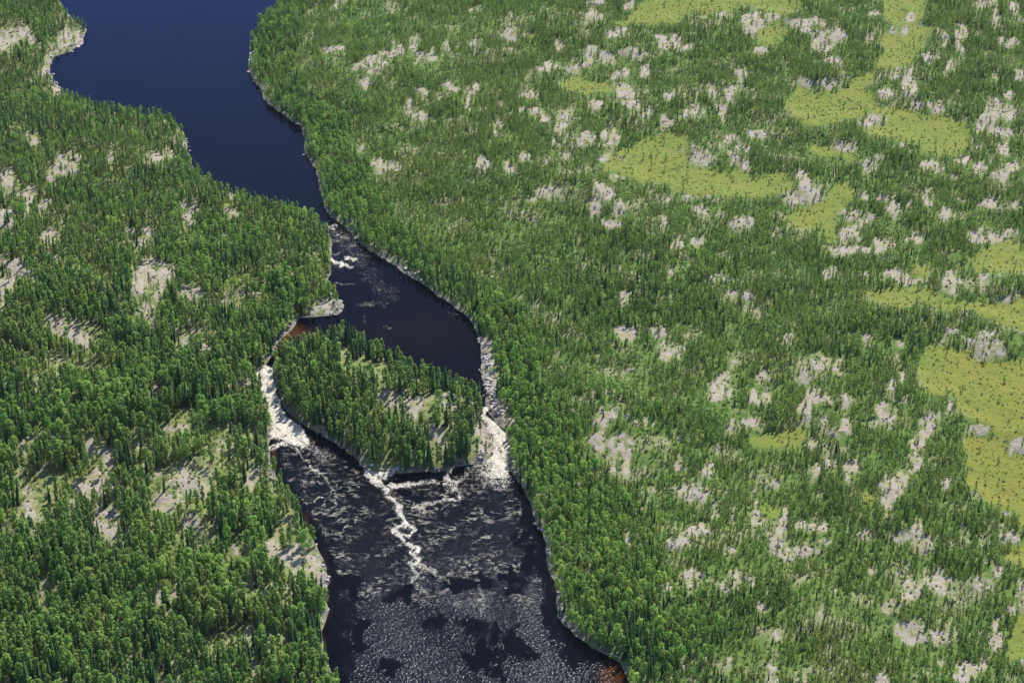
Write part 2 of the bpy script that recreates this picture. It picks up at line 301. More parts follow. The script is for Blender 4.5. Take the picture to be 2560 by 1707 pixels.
# ground ---------------------------------------------------------------
def mat_ground():
    m, t = newmat('ground'); q = N(t)
    gold = q.attr('gold'); n1 = q.noise(.045, 3, .6); n2 = q.noise(.35, 3, .6); n3 = q.noise(1.6, 3, .65); n4 = q.noise(.012, 2, .5)
    rock = q.attr('rock'); bog = q.attr('bog'); shore = q.attr('shore'); left = q.attr('left')
    # forest floor: moss, lichen, grass
    floorL = q.mix(q.ramp(n2, .35, .65), (.085, .120, .030), (.205, .215, .080))
    floorR = q.mix(q.ramp(n2, .35, .68), (.062, .112, .022), (.120, .170, .038))
    fl = q.mix(left, floorR, floorL)
    fl = q.mix(q.ramp(n1, .50, .72), fl, (.235, .225, .13))
    fl = q.mix(q.math('MULTIPLY', q.ramp(n3, .55, .75), .5), fl, (.05, .045, .02))
    # bog
    b = q.mix(q.ramp(n1, .35, .65), (.130, .168, .030), (.165, .172, .034))
    b = q.mix(q.math('MULTIPLY', gold, .3), b, (.20, .165, .024))
    b = q.mix(q.math('MULTIPLY', q.ramp(n2, .40, .75), .45), b, (.085, .14, .018))
    b = q.mix(q.math('MULTIPLY', q.ramp(n3, .6, .75), .5), b, (.07, .09, .02))
    bf = q.ramp(q.math('ADD', bog, q.math('MULTIPLY', q.math('SUBTRACT', q.noise(.12, 4, .7), .5), 1.1)), .34, .66)
    c = q.mix(bf, fl, b)
    # bare granite
    r = q.mix(q.ramp(n1, .35, .65), (.315, .262, .212), (.285, .25, .215))
    r = q.mix(q.math('MULTIPLY', q.ramp(n2, .46, .66), .55), r, (.26, .235, .22))
    r = q.mix(q.math('MULTIPLY', q.ramp(n3, .56, .72), .6), r, (.17, .155, .13))
    vo = q.n('ShaderNodeTexVoronoi', feature='DISTANCE_TO_EDGE'); vo.inputs['Scale'].default_value = .16
    wv = q.n('ShaderNodeVectorMath', operation='ADD'); q.link(q.pos(), wv.inputs[0])
    nc = q.noise(.25, 2, .5, out=1); ns = q.scaled(nc, 5, 5, 2); q.link(ns, wv.inputs[1]); q.link(wv.outputs[0], vo.inputs['Vector'])
    crack = q.math('SUBTRACT', 1.0, q.ramp(vo.outputs['Distance'], .0, .035))
    r = q.mix(q.math('MULTIPLY', crack, .6), r, (.12, .115, .06))
    n5 = q.noise(.16, 4, .7)
    r = q.mix(q.math('MULTIPLY', q.ramp(n5, .50, .60), .85), r, (.23, .225, .10))
    dry = q.ramp(q.math('ADD', rock, q.math('MULTIPLY', q.math('SUBTRACT', n2, .5), .7)), .06, .42)
    c = q.mix(q.math('MULTIPLY', dry, .85), c, q.mix(q.ramp(n3, .4, .6), (.225, .22, .125), (.13, .155, .055)))
    rf = q.ramp(q.math('ADD', rock, q.math('MULTIPLY', q.math('SUBTRACT', q.noise(.42, 5, .7), .5), 1.5)), .46, .60)
    c = q.mix(rf, c, r)
    # shore rock and the wet, tea-stained bed
    s_ = q.mix(q.ramp(n2, .4, .62), (.20, .18, .16), (.085, .078, .07))
    c = q.mix(q.math('MULTIPLY', shore, q.ramp(n5, .40, .56)), c, s_)
    z = q.attr('depth')
    c = q.mix(q.ramp(z, .05, -.35), c, (.055, .030, .012))
    bs = q.n('ShaderNodeBsdfPrincipled'); q.link(c, bs.inputs['Base Color']); bs.inputs['Roughness'].default_value = .95
    bs.inputs['Specular IOR Level'].default_value = .15
    h = q.math('ADD', q.math('MULTIPLY', n2, 1.0), q.math('MULTIPLY', n3, .5))
    q.link(q.bump(h, .8, 1.2), bs.inputs['Normal']); q.out(bs.outputs[0]); return m

def mat_water():
    m, t = newmat('water'); q = N(t)
    foam = q.attr('foam'); shal = q.attr('shallow'); rip = q.attr('ripple'); chop = q.attr('chop'); p = q.pos()
    body = q.mix(shal, (.0005, .0006, .0018), (.052, .019, .005))
    # wave relief: several wavelengths
    w1 = q.noise(.50, 4, .65, vec=q.scaled(p, .75, 1.1, 1), dist=.8)
    w2 = q.noise(.80, 1.5, .6, dist=.3)
    w3 = q.noise(.12, 2, .5, dist=1.0)
    b1 = q.bump(w2, q.math('MULTIPLY', rip, 1.0), .60)
    b2 = q.bump(w1, q.math('ADD', q.math('MULTIPLY', rip, .30), q.math('MULTIPLY', chop, .32)), .85, b1)
    # foam
    wv = q.n('ShaderNodeVectorMath', operation='ADD'); q.link(p, wv.inputs[0])
    q.link(q.scaled(q.noise(.35, 3, .6, out=1), 3.2, 3.2, 0), wv.inputs[1])
    f1 = q.noise(.85, 4, .68, vec=q.scaled(wv.outputs[0], 1.25, .60, 1), dist=1.0)
    f2 = q.noise(.22, 3, .6, vec=wv.outputs[0], dist=1.5)
    ridge = q.math('ABSOLUTE', q.math('SUBTRACT', f1, .5))          # thin curling lines
    ridge2 = q.math('ABSOLUTE', q.math('SUBTRACT', f2, .5))
    n = q.math('ADD', q.math('MULTIPLY', ridge, 2.6), q.math('MULTIPLY', ridge2, 2.0))
    ff = q.ramp(q.math('SUBTRACT', foam, q.math('MULTIPLY', n, 1.5)), -.08, .42)
    ff = q.math('MULTIPLY', ff, q.ramp(foam, .02, .22))
    lv_ = q.n('ShaderNodeVectorMath', operation='ADD'); q.link(q.scaled(p, .75, 1.15, 1), lv_.inputs[0]); q.link(q.scaled(q.noise(.13, 2, .5, out=1), 7, 7, 0), lv_.inputs[1])
    f3 = q.noise(.10, 3, .55, vec=lv_.outputs[0], dist=.9); f4 = q.noise(.23, 2, .5, vec=lv_.outputs[0], dist=.9)
    l3 = q.ramp(q.math('ABSOLUTE', q.math('SUBTRACT', f3, .5)), .026, .010); l4 = q.ramp(q.math('ABSOLUTE', q.math('SUBTRACT', f4, .48)), .030, .012)
    brk = q.ramp(q.noise(.07, 3, .6), .40, .60)
    lines = q.math('MULTIPLY', q.math('MAXIMUM', l3, q.math('MULTIPLY', l4, .75)), q.math('MULTIPLY', q.ramp(chop, .05, .5), q.math('MULTIPLY', brk, q.ramp(q.noise(.33, 2, .5), .40, .58))))
    ff = q.math('MAXIMUM', ff, q.math('MULTIPLY', lines, .46))
    fcol = q.mix(q.math('MULTIPLY', q.ramp(f1, .44, .62), .8), (.56, .53, .46), (.27, .20, .105))
    bd = q.n('ShaderNodeBsdfDiffuse'); q.link(body, bd.inputs['Color'])
    gl = q.n('ShaderNodeBsdfGlossy'); pass; q.link(q.math('ADD', .06, q.math('MULTIPLY', rip, .10)), gl.inputs['Roughness']); q.link(b2, gl.inputs['Normal'])
    fr = q.n('ShaderNodeFresnel'); fr.inputs['IOR'].default_value = 1.333; q.link(b2, fr.inputs['Normal'])
    fr0 = q.n('ShaderNodeFresnel'); fr0.inputs['IOR'].default_value = 1.333
    q.link(q.mix(q.ramp(fr0.outputs[0], .05, .15), (.46, .45, .50), (.27, .36, .76)), gl.inputs['Color'])  # sky blue put into the reflection colour, stronger at grazing view angles
    bs = q.n('ShaderNodeMixShader'); q.link(q.math('ADD', q.math('MULTIPLY', q.math('POWER', fr.outputs[0], 2.0), 4.0), q.math('MULTIPLY', rip, .028), clamp=True), bs.inputs[0])  # added sheen on rippled water strengthens the sun glitter beyond Fresnel
    q.link(bd.outputs[0], bs.inputs[1]); q.link(gl.outputs[0], bs.inputs[2])
    fd = q.n('ShaderNodeBsdfPrincipled'); q.link(fcol, fd.inputs['Base Color']); fd.inputs['Roughness'].default_value = .75
    q.link(q.bump(f1, .9, 1.0), fd.inputs['Normal'])
    mx = q.n('ShaderNodeMixShader'); q.link(ff, mx.inputs[0]); q.link(bs.outputs[0], mx.inputs[1]); q.link(fd.outputs[0], mx.inputs[2])
    q.out(mx.outputs[0]); return m

def mat_leaf(name, c0, c1, trans=.35, yellow=(.16, .16, .03), yamt=.25, jit=.6):
    m, t = newmat(name); q = N(t)
    oi = q.n('ShaderNodeObjectInfo'); rnd = oi.outputs['Random']
    loc = oi.outputs['Location']
    stand = q.noise(.018, 3, .6, vec=loc)
    f = q.math('ADD', q.math('MULTIPLY', q.math('SUBTRACT', stand, .5), 1.6), q.math('MULTIPLY', rnd, .9), clamp=True)
    c = q.mix(f, c0, c1)
    r2 = q.math('FRACT', q.math('MULTIPLY', rnd, 37.7))
    c = q.mix(q.math('MULTIPLY', q.ramp(r2, 1 - yamt, 1.0), .8), c, yellow)
    r3 = q.math('FRACT', q.math('MULTIPLY', rnd, 91.3))
    val = q.math('ADD', 1 - jit * .5, q.math('MULTIPLY', r3, jit))
    hv = q.n('ShaderNodeHueSaturation'); q.link(c, hv.inputs['Color']); q.link(val, hv.inputs['Value'])
    c = hv.outputs[0]
    d = q.n('ShaderNodeBsdfPrincipled'); q.link(c, d.inputs['Base Color']); d.inputs['Roughness'].default_value = .6; d.inputs['Specular IOR Level'].default_value = .25
    tr = q.n('ShaderNodeBsdfTranslucent'); q.link(c, tr.inputs[0])
    mx = q.n('ShaderNodeMixShader'); mx.inputs[0].default_value = trans; q.link(d.outputs[0], mx.inputs[1]); q.link(tr.outputs[0], mx.inputs[2])
    q.out(mx.outputs[0]); return m
def mat_bark(name, c0, c1, sc=6):
    m, t = newmat(name); q = N(t)
    tc = q.n('ShaderNodeTexCoord').outputs['Object']
    c = q.mix(q.ramp(q.noise(sc, 3, .6, vec=q.scaled(tc, 1, 1, .35)), .4, .62), c0, c1)
    d = q.n('ShaderNodeBsdfPrincipled'); q.link(c, d.inputs['Base Color']); d.inputs['Roughness'].default_value = .9; d.inputs['Specular IOR Level'].default_value = .2
    q.out(d.outputs[0]); return m
def mat_stone(name, c0, c1, c2):
    m, t = newmat(name); q = N(t)
    oi = q.n('ShaderNodeObjectInfo').outputs['Random']
    c = q.mix(q.ramp(q.noise(1.1, 4, .65), .38, .62), c0, c1)
    c = q.mix(q.math('MULTIPLY', q.ramp(oi, .2, .9), .6), c, c2)
    c = q.mix(q.math('MULTIPLY', q.ramp(q.noise(4.0, 3, .6), .55, .7), .5), c, (.12, .11, .09))
    d = q.n('ShaderNodeBsdfPrincipled'); q.link(c, d.inputs['Base Color']); d.inputs['Roughness'].default_value = .85
    q.link(q.bump(q.noise(2.2, 4, .6), .7, .3), d.inputs['Normal']); q.out(d.outputs[0]); return m

GROUND, WATER = mat_ground(), mat_water()
L_PINE = mat_leaf('pine_needles', (.132, .250, .046), (.272, .362, .076), .50, (.26, .32, .08), .18)
L_SPRUCE = mat_leaf('spruce_needles', (.045, .125, .036), (.100, .205, .048), .35, (.05, .08, .02), .15)
L_ASPEN = mat_leaf('broad_leaves', (.160, .325, .050), (.33, .45, .088), .52, (.24, .28, .06), .18)
L_YOUNG = mat_leaf('young_pine_needles', (.146, .256, .046), (.276, .356, .076), .55, (.25, .30, .06), .14, .5)
L_SHRUB = mat_leaf('shrub_leaves', (.085, .125, .030), (.17, .19, .050), .35, (.28, .22, .06), .3)
L_BOG = mat_leaf('bog_shrub_leaves', (.085, .125, .025), (.15, .17, .032), .3, (.04, .07, .02), .35)
B_PINE = mat_bark('pine_bark', (.16, .115, .085), (.075, .055, .042))
B_BIRCH = mat_bark('birch_bark', (.52, .50, .46), (.16, .14, .12))
B_DEAD = mat_bark('weathered_wood', (.42, .39, .36), (.22, .20, .18))
STONE = mat_stone('shore_granite', (.42, .35, .31), (.27, .235, .215), (.36, .33, .32))
STONE_D = mat_stone('dark_granite', (.13, .115, .105), (.06, .055, .05), (.20, .17, .15))

# ------------------------------------------------------------------ mesh helpers
def mesh_np(name, verts, quads, mats, midx=None, smooth=False):
    me = bpy.data.meshes.new(name)
    verts = np.asarray(verts, np.float32); quads = np.asarray(quads, np.int32)
    k = quads.shape[1]
    me.vertices.add(len(verts)); me.vertices.foreach_set('co', verts.ravel())
    me.loops.add(quads.size); me.loops.foreach_set('vertex_index', quads.ravel())
    me.polygons.add(len(quads)); me.polygons.foreach_set('loop_start', np.arange(0, quads.size, k, dtype=np.int32))
    for mm in mats: me.materials.append(mm)
    if midx is not None: me.polygons.foreach_set('material_index', np.asarray(midx, np.int32))
    if smooth: me.polygons.foreach_set('use_smooth', np.ones(len(quads), bool))
    me.update(calc_edges=True)
    return me
def setattr_f(me, name, arr):
    a = me.attributes.new(name, 'FLOAT', 'POINT'); a.data.foreach_set('value', np.asarray(arr, np.float32).ravel())
def link(me, name, parent=None, **props):
    o = bpy.data.objects.new(name, me); SC.collection.objects.link(o)
    if parent is not None: o.parent = parent
    for k, v in props.items(): o[k] = v
    return o

# ------------------------------------------------------------------ ground sheet
us = np.concatenate([np.array([-60000, -30000, -14000, -7000, -3500, -1800, -1000, -650, -480.]), np.arange(-400, 2961, 3.3), np.array([3040, 3200, 3600, 4500, 6500, 10000, 17000, 33000, 63000.])])
vs = np.concatenate([np.array([-2190, -2160, -2100, -2000, -1850, -1600, -1300, -1000, -750, -550, -430, -360.]), np.arange(-320, 2071, 3.3), np.array([2110, 2200, 2350, 2600, 3000, 3600, 4600.])])
UU, VV = np.meshgrid(us, vs)
gxw, gyw = unproject(UU, VV)
z, pu, pv, sdv = ground(gxw, gyw)
pu, pv = project(gxw, gyw, z)
ext = (UU < -415) | (UU > 2975) | (VV < -325) | (VV > 2075)
rk = sample(ROCK, pu, pv); bg_ = sample(BOGS_, pu, pv)
far_n = fbm(gxw, gyw, 60, 3, 41)
rk = np.where(ext, np.clip((far_n - .55) * 5, 0, 1), rk)
rk = np.maximum(rk, np.where(sample(LEFTB, pu, pv) > .5, 1.3, 1.0) * np.clip((fbm(gxw, gyw, 17, 3, 47) - .60) * 3.2, 0, .45))
shelf = np.exp(-((pu - 330) / 400) ** 2 - ((pv - 1250) / 130) ** 2) * (pu < 720)
rk = np.maximum(rk, shelf * 1.1 * np.clip((fbm(gxw, gyw, 14, 4, 49) - .47) * 4, 0, 1))
rk = rk * (1 - bg_)
z = np.where(ext, np.where(np.hypot(gxw, gyw) > 3500, 2 + (fbm(gxw, gyw, 900, 3, 77)) * 20, z), z)
z = z + rk * sstep(1, 5, sdv) * (.25 + .35 * (fbm(gxw, gyw, 11, 3, 53) - .3))
lvv = level(pu, pv)
nr, nc_ = UU.shape
idx = np.arange(nr * nc_).reshape(nr, nc_)
quads = np.stack([idx[1:, :-1], idx[1:, 1:], idx[:-1, 1:], idx[:-1, :-1]], -1).reshape(-1, 4)
me = mesh_np('ground', np.stack([gxw, gyw, z], -1).reshape(-1, 3), quads, [GROUND], smooth=True)
setattr_f(me, 'rock', rk); setattr_f(me, 'bog', bg_)
setattr_f(me, 'shore', 1 - sstep(.8, 4.5, sdv + 5 * (fbm(gxw, gyw, 14, 2, 57) - .5))); setattr_f(me, 'left', sample(np.maximum(LEFTB, ISL), pu, pv))
setattr_f(me, 'gold', sstep(2280, 2480, pu) * sstep(700, 900, pv) * (1 - sstep(1350, 1500, pv)))
setattr_f(me, 'depth', np.where(sdv < 3, z - lvv, 5))
link(me, 'ground', kind='structure', label='rolling forest floor with bare granite and yellow green bog', category='ground')

# ------------------------------------------------------------------ river: foam map, then the water sheet
FX0, FX1, FY0, FY1, FST = 560., 1560., 500., 1800., 1.6
fX, fY = np.meshgrid(np.arange(FX0, FX1, FST), np.arange(FY0, FY1, FST))
fwx = fX + (fbm(fX, fY, 20, 4, 201) - .5) * 34; fwy = fY + (fbm(fX, fY, 20, 4, 202) - .5) * 24
FOAM = np.zeros(fX.shape)
def stroke(k, pts, w, a, soft=1.0):
    pts = cr(k, pts); w = w * CROP[k][2] / 2 * 1.3; a = a * .74
    for (ax, ay), (bx, by) in zip(pts[:-1], pts[1:]):
        L2 = (bx - ax) ** 2 + (by - ay) ** 2 + 1e-6
        t = np.clip(((fwx - ax) * (bx - ax) + (fwy - ay) * (by - ay)) / L2, 0, 1)
        d = np.hypot(fwx - ax - t * (bx - ax), (fwy - ay - t * (by - ay)) * 1.25)
        np.maximum(FOAM, a * (1 - sstep(w * .5, w * (1 + soft), d)), out=FOAM)
def fill(k, pts, a, feather=3):
    m = inside(cr(k, pts), fwx, fwy).astype(float); m = blur(m, feather)
    np.maximum(FOAM, a * m, out=FOAM)
fill('M', [(290,290),(315,330),(350,335),(372,420),(400,500),(425,600),(455,655),(530,700),(590,770),(630,850),(560,865),(480,845),(400,820),(350,790),(335,700),(300,600),(280,500),(230,450),(180,390),(270,350)], 1.0, 5)
stroke('M', [(580,820),(640,880),(720,950)], 70, .42, 1.3)
stroke('M', [(470,850),(560,920),(650,1010),(720,1100),(770,1200),(790,1250)], 14, .62)
stroke('M', [(350,868),(400,856),(475,850)], 22, 1.0, .6); stroke('M', [(355,880),(370,862)], 26, .9)
fill('M', [(1795,600),(1850,650),(1910,740),(1965,780),(1985,880),(1996,925),(1965,985),(1955,1060),(1905,1095),(1855,1050),(1865,985),(1790,965),(1870,920),(1875,860),(1850,780),(1790,690),(1760,640)], 1.0, 4)
stroke('M', [(1790,700),(1840,790),(1870,850)], 30, .5); stroke('M', [(1800,990),(1850,1040),(1900,1080)], 110, .62, 1.2)
stroke('M', [(1640,545),(1720,550),(1800,620)], 18, .8); stroke('M', [(1720,980),(1800,965)], 26, .6)
stroke('M', [(1010,1030),(1050,1050),(1100,1050),(1160,1050)], 46, 1.0, .5); stroke('M', [(1020,1060),(1030,1090),(1080,1110)], 60, 1.0, .5)
stroke('M', [(1050,1112),(1130,1130),(1250,1136),(1330,1120)], 24, .85)
stroke('M', [(1330,1118),(1400,1108),(1500,1106)], 26, .6, 1.4)
stroke('M', [(1100,1125),(1140,1160),(1150,1210),(1210,1260),(1245,1330),(1262,1395)], 34, 1.0, .6)
stroke('M', [(1262,1395),(1320,1420),(1310,1462),(1230,1475),(1195,1440),(1240,1400)], 22, 1.0, .6)
stroke('L', [(785,505),(800,540),(840,575),(862,612),(885,632)], 20, .95, .6)
stroke('L', [(885,632),(930,620),(955,640),(915,670),(945,705),(930,745)], 30, 1.0, .6)
stroke('L', [(930,745),(880,755),(900,800),(940,830),(900,850)], 26, .6); stroke('L', [(930,750),(1000,770),(1060,820)], 34, .55)
stroke('L', [(890,860),(930,880),(970,935)], 20, .5)
stroke('L', [(1060,820),(1130,835),(1270,818),(1330,850),(1400,950),(1385,1080)], 18, .36)
stroke('L', [(1130,835),(1150,860)], 20, .4)
stroke('M', [(1600,1010),(1560,1060),(1565,1120),(1620,1180),(1640,1220),(1500,1240),(1400,1270),(1330,1300)], 26, .68)
stroke('M', [(1700,1000),(1680,1080),(1610,1110),(1560,1160)], 22, .6); stroke('M', [(1740,1040),(1820,1120),(1880,1140)], 30, .42)
stroke('M', [(1330,1300),(1400,1310),(1460,1330)], 14, .5); stroke('M', [(1300,1290),(1330,1250),(1300,1230)], 12, .5)
stroke('M', [(1300,1160),(1400,1190),(1500,1180)], 10, .35); stroke('M', [(1180,1180),(1260,1210),(1330,1250)], 14, .5)
stroke('M', [(655,1240),(690,1220),(720,1235),(700,1270)], 10, .6); stroke('M', [(620,1290),(650,1325),(740,1320),(840,1310)], 12, .55)
stroke('M', [(690,1290),(760,1290),(800,1255)], 10, .45)
stroke('L', [(560,110),(600,180),(700,210)], 14, .4)
stroke('N', [(900,548),(940,560),(970,580)], 26, 1.0, .5); stroke('N', [(965,590),(1040,596)], 30, .95, .5); stroke('N', [(1000,522),(1060,536)], 22, .85, .5)
stroke('N', [(835,305),(880,315),(905,330)], 22, .8); stroke('N', [(930,370),(1000,400)], 22, .5)
stroke('N', [(900,330),(1000,420),(1100,520),(1150,640),(1220,740),(1290,780)], 90, .22, 1.2)
stroke('N', [(930,705),(1060,712)], 14, .42); stroke('N', [(1060,840),(1260,850)], 30, .3); stroke('N', [(1270,1005),(1330,1000)], 8, .4); stroke('N', [(1130,920),(1140,965)], 8, .4)
stroke('N', [(1700,915),(1780,920)], 8, .4)
_halo = blur(FOAM, 30)
FOAM = np.maximum(FOAM * (.35 + .75 * fbm(fX, fY, 6, 3, 204) + .55 * fbm(fX, fY, 19, 2, 207)), _halo * .55 * (.45 + .9 * fbm(fX, fY, 9, 3, 205)))
FOAM = np.clip(FOAM, 0, 1)
def fsample(arr, u, v):
    fx = np.clip((u - FX0) / FST, 0, arr.shape[1] - 1.001); fy = np.clip((v - FY0) / FST, 0, arr.shape[0] - 1.001)
    ix = fx.astype(int); iy = fy.astype(int); ax = fx - ix; ay = fy - iy
    return (arr[iy, ix] * (1 - ax) + arr[iy, ix + 1] * ax) * (1 - ay) + (arr[iy + 1, ix] * (1 - ax) + arr[iy + 1, ix + 1] * ax) * ay
SLICK = np.zeros(GX.shape)
for k, s in dict(L='540,1240,60,120;760,1450,60,50;1400,1330,70,120;1310,1385,110,35;1250,880,190,60;1580,850,90,80;1350,1180,110,50;1580,1300,80,90;1060,1140,60,60;860,950,90,60;480,900,90,150,.6;1700,600,70,220,.7;1860,1100,60,200,.7;2050,1330,200,110,.7;1650,1350,120,40;420,1300,70,230,.6;1480,1480,30,120',
                 M='1300,1080,230,30;1300,1170,120,26;700,880,90,40').items():
    ox, oy, sc = CROP[k]
    for a, b, rx, ry, w in parse(s): stamp(SLICK, ox + a * sc, oy + b * sc, rx * sc, ry * sc, w, 1.9)
wu = np.arange(-400, 2961, 2.4); wv_ = np.arange(-320, 2071, 2.4)
UU, VV = np.meshgrid(wu, wv_)
xw, yw = unproject(UU, VV)
lv = level(UU, VV)
for _ in range(3):
    pu, pv = project(xw, yw, lv); lv = level(pu, pv)
sdw = sample(SDIST, pu, pv)
fo = fsample(FOAM, pu, pv); fo = np.where((pu < FX0 + 3) | (pu > FX1 - 5) | (pv < FY0 + 3) | (pv > FY1 - 5), 0, fo)
low = sstep(1090, 1180, pv)
sl = sstep(.12, .72, sample(SLICK, pu, pv) + (fbm(pu, pv, 26, 4, 303) - .5) * .9 - .02)
far_calm = 1 - sstep(480, 620, pv)
glit = sstep(1340, 1540, pv)
edge = sstep(-2, -9, sdw)
ripple = (.10 + .05 * far_calm) * np.ones(UU.shape)
patch = fbm(pu, pv, 90, 5, 301)
ripple = np.where(pv > 900, .12 + low * (.26 + .62 * glit * (.55 + .45 * sstep(.25, .66, patch)) + .06 * sstep(.40, .75, patch)), ripple)
ripple = ripple * (1 - .68 * np.clip(sl, 0, 1)) * (.35 + .65 * edge) + .02
ripple = np.maximum(ripple, .30 * np.exp(-((pu - 850) / 60) ** 2 - ((pv - 590) / 60) ** 2))
chop = low * (1 - sstep(1430, 1560, pv)) * (1 - np.clip(sl, 0, 1)) * sstep(-3, -8, sdw) * (.5 + .6 * patch) + .8 * fo
chop = np.maximum(chop, .45 * np.exp(-((pu - 850) / 60) ** 2 - ((pv - 610) / 70) ** 2))
zz = lv + fo * (fbm(xw * 1.3, yw * .7, 2.8, 3, 61) - .35) * 1.9 + chop * (fbm(xw, yw, 2.2, 2, 67) - .5) * .22 + ripple * (fbm(xw, yw, 1.3, 2, 69) - .5) * .12
keep = sdw < 4.5
fm = keep[1:, :-1] | keep[1:, 1:] | keep[:-1, 1:] | keep[:-1, :-1]
nr, nc_ = UU.shape; idx = np.arange(nr * nc_).reshape(nr, nc_)
quads = np.stack([idx[1:, :-1], idx[1:, 1:], idx[:-1, 1:], idx[:-1, :-1]], -1)[fm]
used = np.unique(quads); remap = -np.ones(nr * nc_, np.int64); remap[used] = np.arange(len(used))
me = mesh_np('river', np.stack([xw, yw, zz], -1).reshape(-1, 3)[used], remap[quads], [WATER], smooth=True)
# tea-coloured shallows: broad where the photo shows the bed
shal = .12 * sstep(-2.6, -.3, sdw) * sstep(.40, .62, fbm(xw, yw, 18, 2, 89))
for cx, cy, rx, ry, a in [(720, 835, 60, 28, .95), (812, 717, 26, 14, .9), (685, 1150, 9, 34, .8), (700, 860, 26, 40, .6), (1535, 1700, 45, 50, .7), (1400, 1400, 30, 130, .25), (765, 1310, 10, 36, .35), (810, 1440, 12, 80, .25), (1060, 830, 200, 60, .05)]:
    d = np.sqrt(((pu - cx) / rx) ** 2 + ((pv - cy) / ry) ** 2); shal = np.maximum(shal, a * (1 - sstep(.3, 1.25, d)))
shal = shal * (.25 + 1.4 * fbm(xw, yw, 7, 4, 88)); shal = np.where(fo > .5, 0, shal)
for nme, ar in (('foam', fo), ('shallow', np.clip(shal, 0, 1)), ('ripple', ripple), ('chop', np.clip(chop, 0, 1))):
    setattr_f(me, nme, ar.ravel()[used])
link(me, 'river', kind='structure', label='dark tea brown river with white rapids and foam lines', category='river')

# ------------------------------------------------------------------ tree prototypes (unit: metres, base at z = 0)
def cards(cen, nrm, size, rng, aspect=.75):
    """one quad per centre, facing nrm, turned at random"""
    cen = np.asarray(cen, float); nrm = np.asarray(nrm, float); n = len(cen)
    nrm = nrm / (np.linalg.norm(nrm, axis=1, keepdims=True) + 1e-9)
    r = rng.normal(size=(n, 3)); a = np.cross(nrm, r); a /= np.linalg.norm(a, axis=1, keepdims=True) + 1e-9
    b = np.cross(nrm, a); s = np.asarray(size).reshape(-1, 1) * .5
    v = np.stack([cen - a * s, cen - b * s * aspect, cen + a * s, cen + b * s * aspect], 1).reshape(-1, 3)
    return v, np.arange(4 * n).reshape(n, 4)
def tufts(centres, rad, per, size, rng, flat=.75):
    C_, Nn, S_ = [], [], []
    for c, rr in zip(centres, rad):
        d = rng.normal(size=(per, 3)); d /= np.linalg.norm(d, axis=1, keepdims=True)
        p = d * rr * (.45 + .6 * rng.random((per, 1))); p[:, 2] *= flat
        C_.append(np.asarray(c) + p); nn = d * 1.0 + rng.normal(size=(per, 3)) * .45; nn[:, 2] += .95
        Nn.append(nn); S_.append(size * (.7 + .6 * rng.random(per)))
    return cards(np.concatenate(C_), np.concatenate(Nn), np.concatenate(S_), rng)
def stick(p0, p1, r0, r1, sides=5):
    p0 = np.array(p0, float); p1 = np.array(p1, float); d = p1 - p0; d /= np.linalg.norm(d)
    a = np.cross(d, [.3, .9, .1]); a /= np.linalg.norm(a); b = np.cross(d, a)
    t = np.arange(sides) / sides * 2 * math.pi
    ring = np.cos(t)[:, None] * a + np.sin(t)[:, None] * b
    v = np.concatenate([p0 + ring * r0, p1 + ring * r1])
    f = [(i, (i + 1) % sides, sides + (i + 1) % sides, sides + i) for i in range(sides)]
    return v, np.array(f)
def join(parts):
    vs_, fs_, off = [], [], 0
    for v, f in parts: vs_.append(v); fs_.append(f + off); off += len(v)
    return np.concatenate(vs_), np.concatenate(fs_)
def trunk(h, r, rng, lean=.02, limbs=()):
    mid = np.array([rng.normal() * lean * h, rng.normal() * lean * h, h * .55]); top = mid * [1.4, 1.4, 0] + [0, 0, h]
    ps = [stick((0, 0, -.6), mid, r, r * .62), stick(mid, top, r * .62, r * .15)]
    for z0, d, L, rr in limbs:
        c = mid * (z0 / mid[2]) if z0 < mid[2] else mid + (top - mid) * (z0 - mid[2]) / (h - mid[2])
        ps.append(stick(c, c + np.array(d) * L, rr, rr * .3, 3))
    return join(ps), mid, top
def axis(mid, top, z):
    return mid * (z / mid[2]) if z < mid[2] else mid + (top - mid) * (z - mid[2]) / (top[2] - mid[2])

